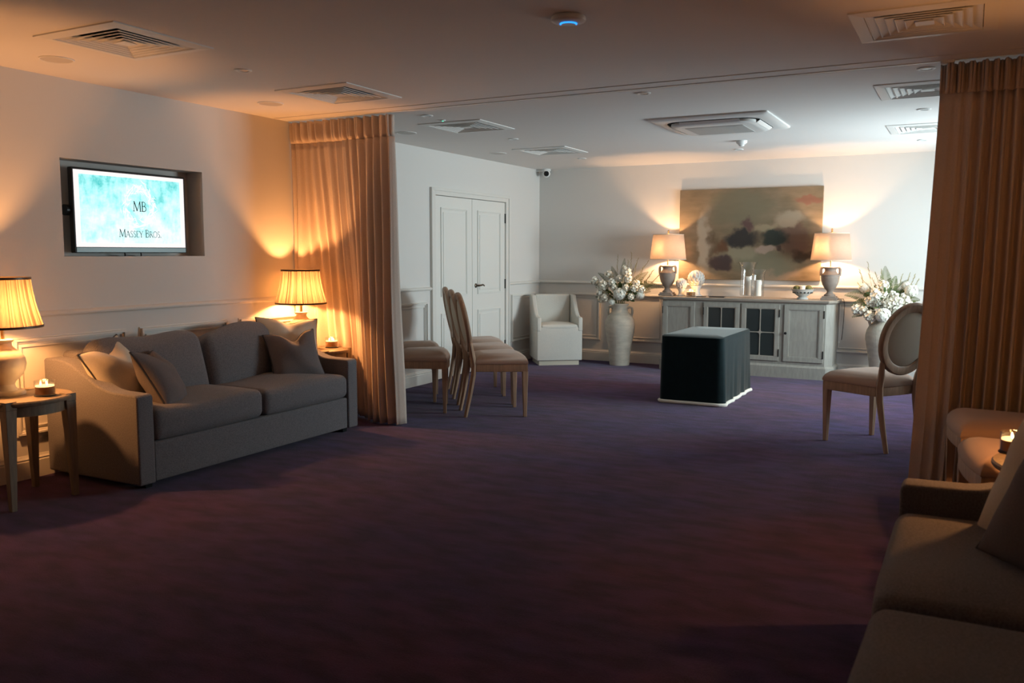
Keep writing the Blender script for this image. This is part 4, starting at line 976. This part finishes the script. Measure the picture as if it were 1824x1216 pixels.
def blade(base, tip, bend, rng):
    b, e = Vector(base), Vector(tip); n = 8; pts = [b.lerp(e, k / n) + Vector((bend * math.sin(k / n * math.pi), 0, 0)) for k in range(n + 1)]
    mb = MB(); mb.tube(pts, [.0022 * (1 - .6 * k / n) for k in range(n + 1)], 5)
    ax = (e - b).normalized()
    for k in range(12):
        u = .62 + .38 * k / 12; p = b.lerp(e, u) + Vector((bend * math.sin(u * math.pi), 0, 0)); d = Vector((rng.uniform(-1, 1), rng.uniform(-1, 1), rng.uniform(-.2, 1))) * .5 + ax; petal(mb, p, d, Vector((0, -1, 0)), .028, .006, 0)
    return mb
def leaf(base, tip, w, rng):
    b, e = Vector(base), Vector(tip); mb = MB(); petal(mb, b, e - b, Vector((rng.uniform(-.3, .3), -1, .6)), (e - b).length, w, -.18); return mb

def bouquet(label, vx, vy, hyd, roses, ferns, blades, seed):
    # offsets are metres from the mouth of the vase: dx, dy, dz
    rng = random.Random(seed); t = thing('flower_arrangement', label, 'flowers', (vx, vy, .74), 0, 'white flower arrangements'); O = Vector((0, 0, .0))
    stems = MB()
    def stem(p): stems.tube([(p[0] * .06, p[1] * .06, -.10), (p[0] * .25, p[1] * .3, p[2] * .45), (p[0] * .98, p[1] * .98, p[2] * .98)], .003, 5)
    for (dx, dy, dz, r_) in hyd: hydrangea((dx, dy, dz), r_, rng).build('hydrangea_head', M['petal'], t, angle=60); stem((dx, dy, dz))
    for i, (dx, dy, dz, r_) in enumerate(roses):
        d = Vector((dx, dy - .28, dz - .10)); rose((dx, dy, dz), d, r_ * 1.3, rng).build('rose_bloom', M['rose'] if i % 3 else M['petal'], t, angle=60); stem((dx, dy, dz))
    for (b, e, dr, w) in ferns: fern(b, e, dr, rng, w).build('fern_frond', M['fern'], t, smooth=False)
    for (e, bd) in blades: blade((e[0] * .2, e[1] * .2, .05), e, bd, rng).build('dried_grass', M['grass'], t, smooth=False)
    lv = MB()
    for k in range(64):
        a = rng.uniform(0, 6.283); el = rng.uniform(-.25, 1.1); r1 = rng.uniform(.07, .19); c = Vector((math.cos(a) * math.cos(el) * r1 * 1.15, math.sin(a) * math.cos(el) * r1 * .75 - .01, .10 + math.sin(el) * r1))
        d = Vector((c.x, c.y, c.z - .06 + rng.uniform(-.05, .05))).normalized(); q = leaf(c, c + d * rng.uniform(.045, .085), rng.uniform(.022, .038), rng); lv.add(q.v, q.f)
    lv.build('leaves', M['leaf'], t, smooth=False); stems.build('stems', M['leaf'], t)
    return t
def LP(px, py, dy=0, r_=None, k=.00737, kz=.0071, cx=1104, cz=543): q = ((px - cx) * k, dy, (cz - py) * kz); return q + ((r_,) if r_ else ())
hyL = [LP(1109, 523, -.12, .080), LP(1139, 524, -.02, .062), LP(1093, 537, -.09, .045)]
roL = [LP(x, y, d, r_) for x, y, d, r_ in [(1060, 502, -.05, .045), (1079, 509, -.10, .055), (1084, 490, -.02, .042), (1094, 503, -.10, .04), (1117, 486, -.04, .05), (1122, 497, -.10, .045), (1106, 496, -.08, .035), (1136, 505, -.08, .04), (1133, 513, -.10, .042), (1072, 522, -.06, .05), (1074, 533, -.05, .045), (1120, 512, -.12, .04), (1144, 514, -.06, .036), (1083, 529, -.12, .04), (1099, 512, -.12, .034), (1066, 510, -.02, .035), (1109, 479, .02, .03), (1128, 527, -.12, .036)]]
feL = [((.02, 0, .08), LP(1062, 488, .02), .10, .05), ((0, 0, .08), LP(1085, 476, .05), .06, .055), ((0, .02, .08), LP(1108, 462, .05), .04, .05), ((.05, 0, .08), LP(1165, 505, -.02), .12, .075), ((.05, .02, .1), LP(1178, 512, .02), .14, .07), ((.04, 0, .06), LP(1160, 518, -.06), .10, .06), ((.04, 0, .1), LP(1150, 485, .05), .08, .06), ((-.05, 0, .05), LP(1062, 530, -.05), .10, .05)]
blL = [(LP(1097, 457, .04), -.02), (LP(1120, 452, .05), .03), (LP(1134, 462, .0), .02), (LP(1152, 466, .02), -.03), (LP(1161, 482, .0), .02), (LP(1172, 487, .02), .03), (LP(1145, 476, -.04), .04), (LP(1115, 466, .04), .01), (LP(1130, 470, .05), -.02), (LP(1157, 492, -.05), .02)]
bouquet('white flowers with ferns in the floor vase left of the sideboard', -3.775, 9.955, hyL, roL, feL, blL, 21)
def RP(px, py, dy=0, r_=None): return LP(px, py, dy, r_, .00535, .0062, 1577, 545)
hyR = [RP(1576, 546, -.16, .082), RP(1604, 540, -.10, .075), RP(1537, 503, .02, .065), RP(1623, 505, 0, .07), RP(1613, 497, .03, .05)]
roR = [RP(x, y, d, r_) for x, y, d, r_ in [(1561, 515, -.12, .058), (1574, 496, -.06, .045), (1575, 512, -.10, .04), (1526, 538, -.06, .05), (1537, 539, -.08, .045), (1551, 549, -.12, .055), (1549, 524, -.08, .045), (1591, 525, -.14, .05), (1598, 517, -.10, .045), (1603, 523, -.13, .04), (1613, 520, -.08, .045), (1583, 526, -.15, .042), (1590, 511, -.08, .034), (1558, 507, -.08, .04), (1620, 530, -.06, .045), (1566, 527, -.12, .034)]]
feR = [((0, 0, .1), RP(1573, 463, .05), .02, .075), ((.02, 0, .1), RP(1594, 480, .02), .05, .06), ((-.05, 0, .08), RP(1500, 515, -.04), .12, .07), ((-.05, 0, .05), RP(1512, 532, -.06), .12, .06), ((-.06, 0, .02), RP(1517, 553, -.08), .10, .05), ((.06, 0, .08), RP(1640, 520, -.02), .10, .06), ((-.03, 0, .1), RP(1528, 505, .02), .10, .06), ((.03, 0, .1), RP(1616, 487, .04), .08, .05)]
blR = [(RP(1541, 457, .03), -.03), (RP(1527, 470, .02), -.04), (RP(1555, 475, .0), .02), (RP(1530, 485, -.02), .03), (RP(1546, 480, -.03), .03), (RP(1605, 478, .03), .02), (RP(1618, 476, .03), .03), (RP(1628, 478, .0), .04), (RP(1524, 494, -.04), .02), (RP(1566, 470, .04), .01), (RP(1635, 486, .02), .03)]
bouquet('white flowers with ferns in the floor vase right of the sideboard', -.775, 9.955, hyR, roR, feR, blR, 33)
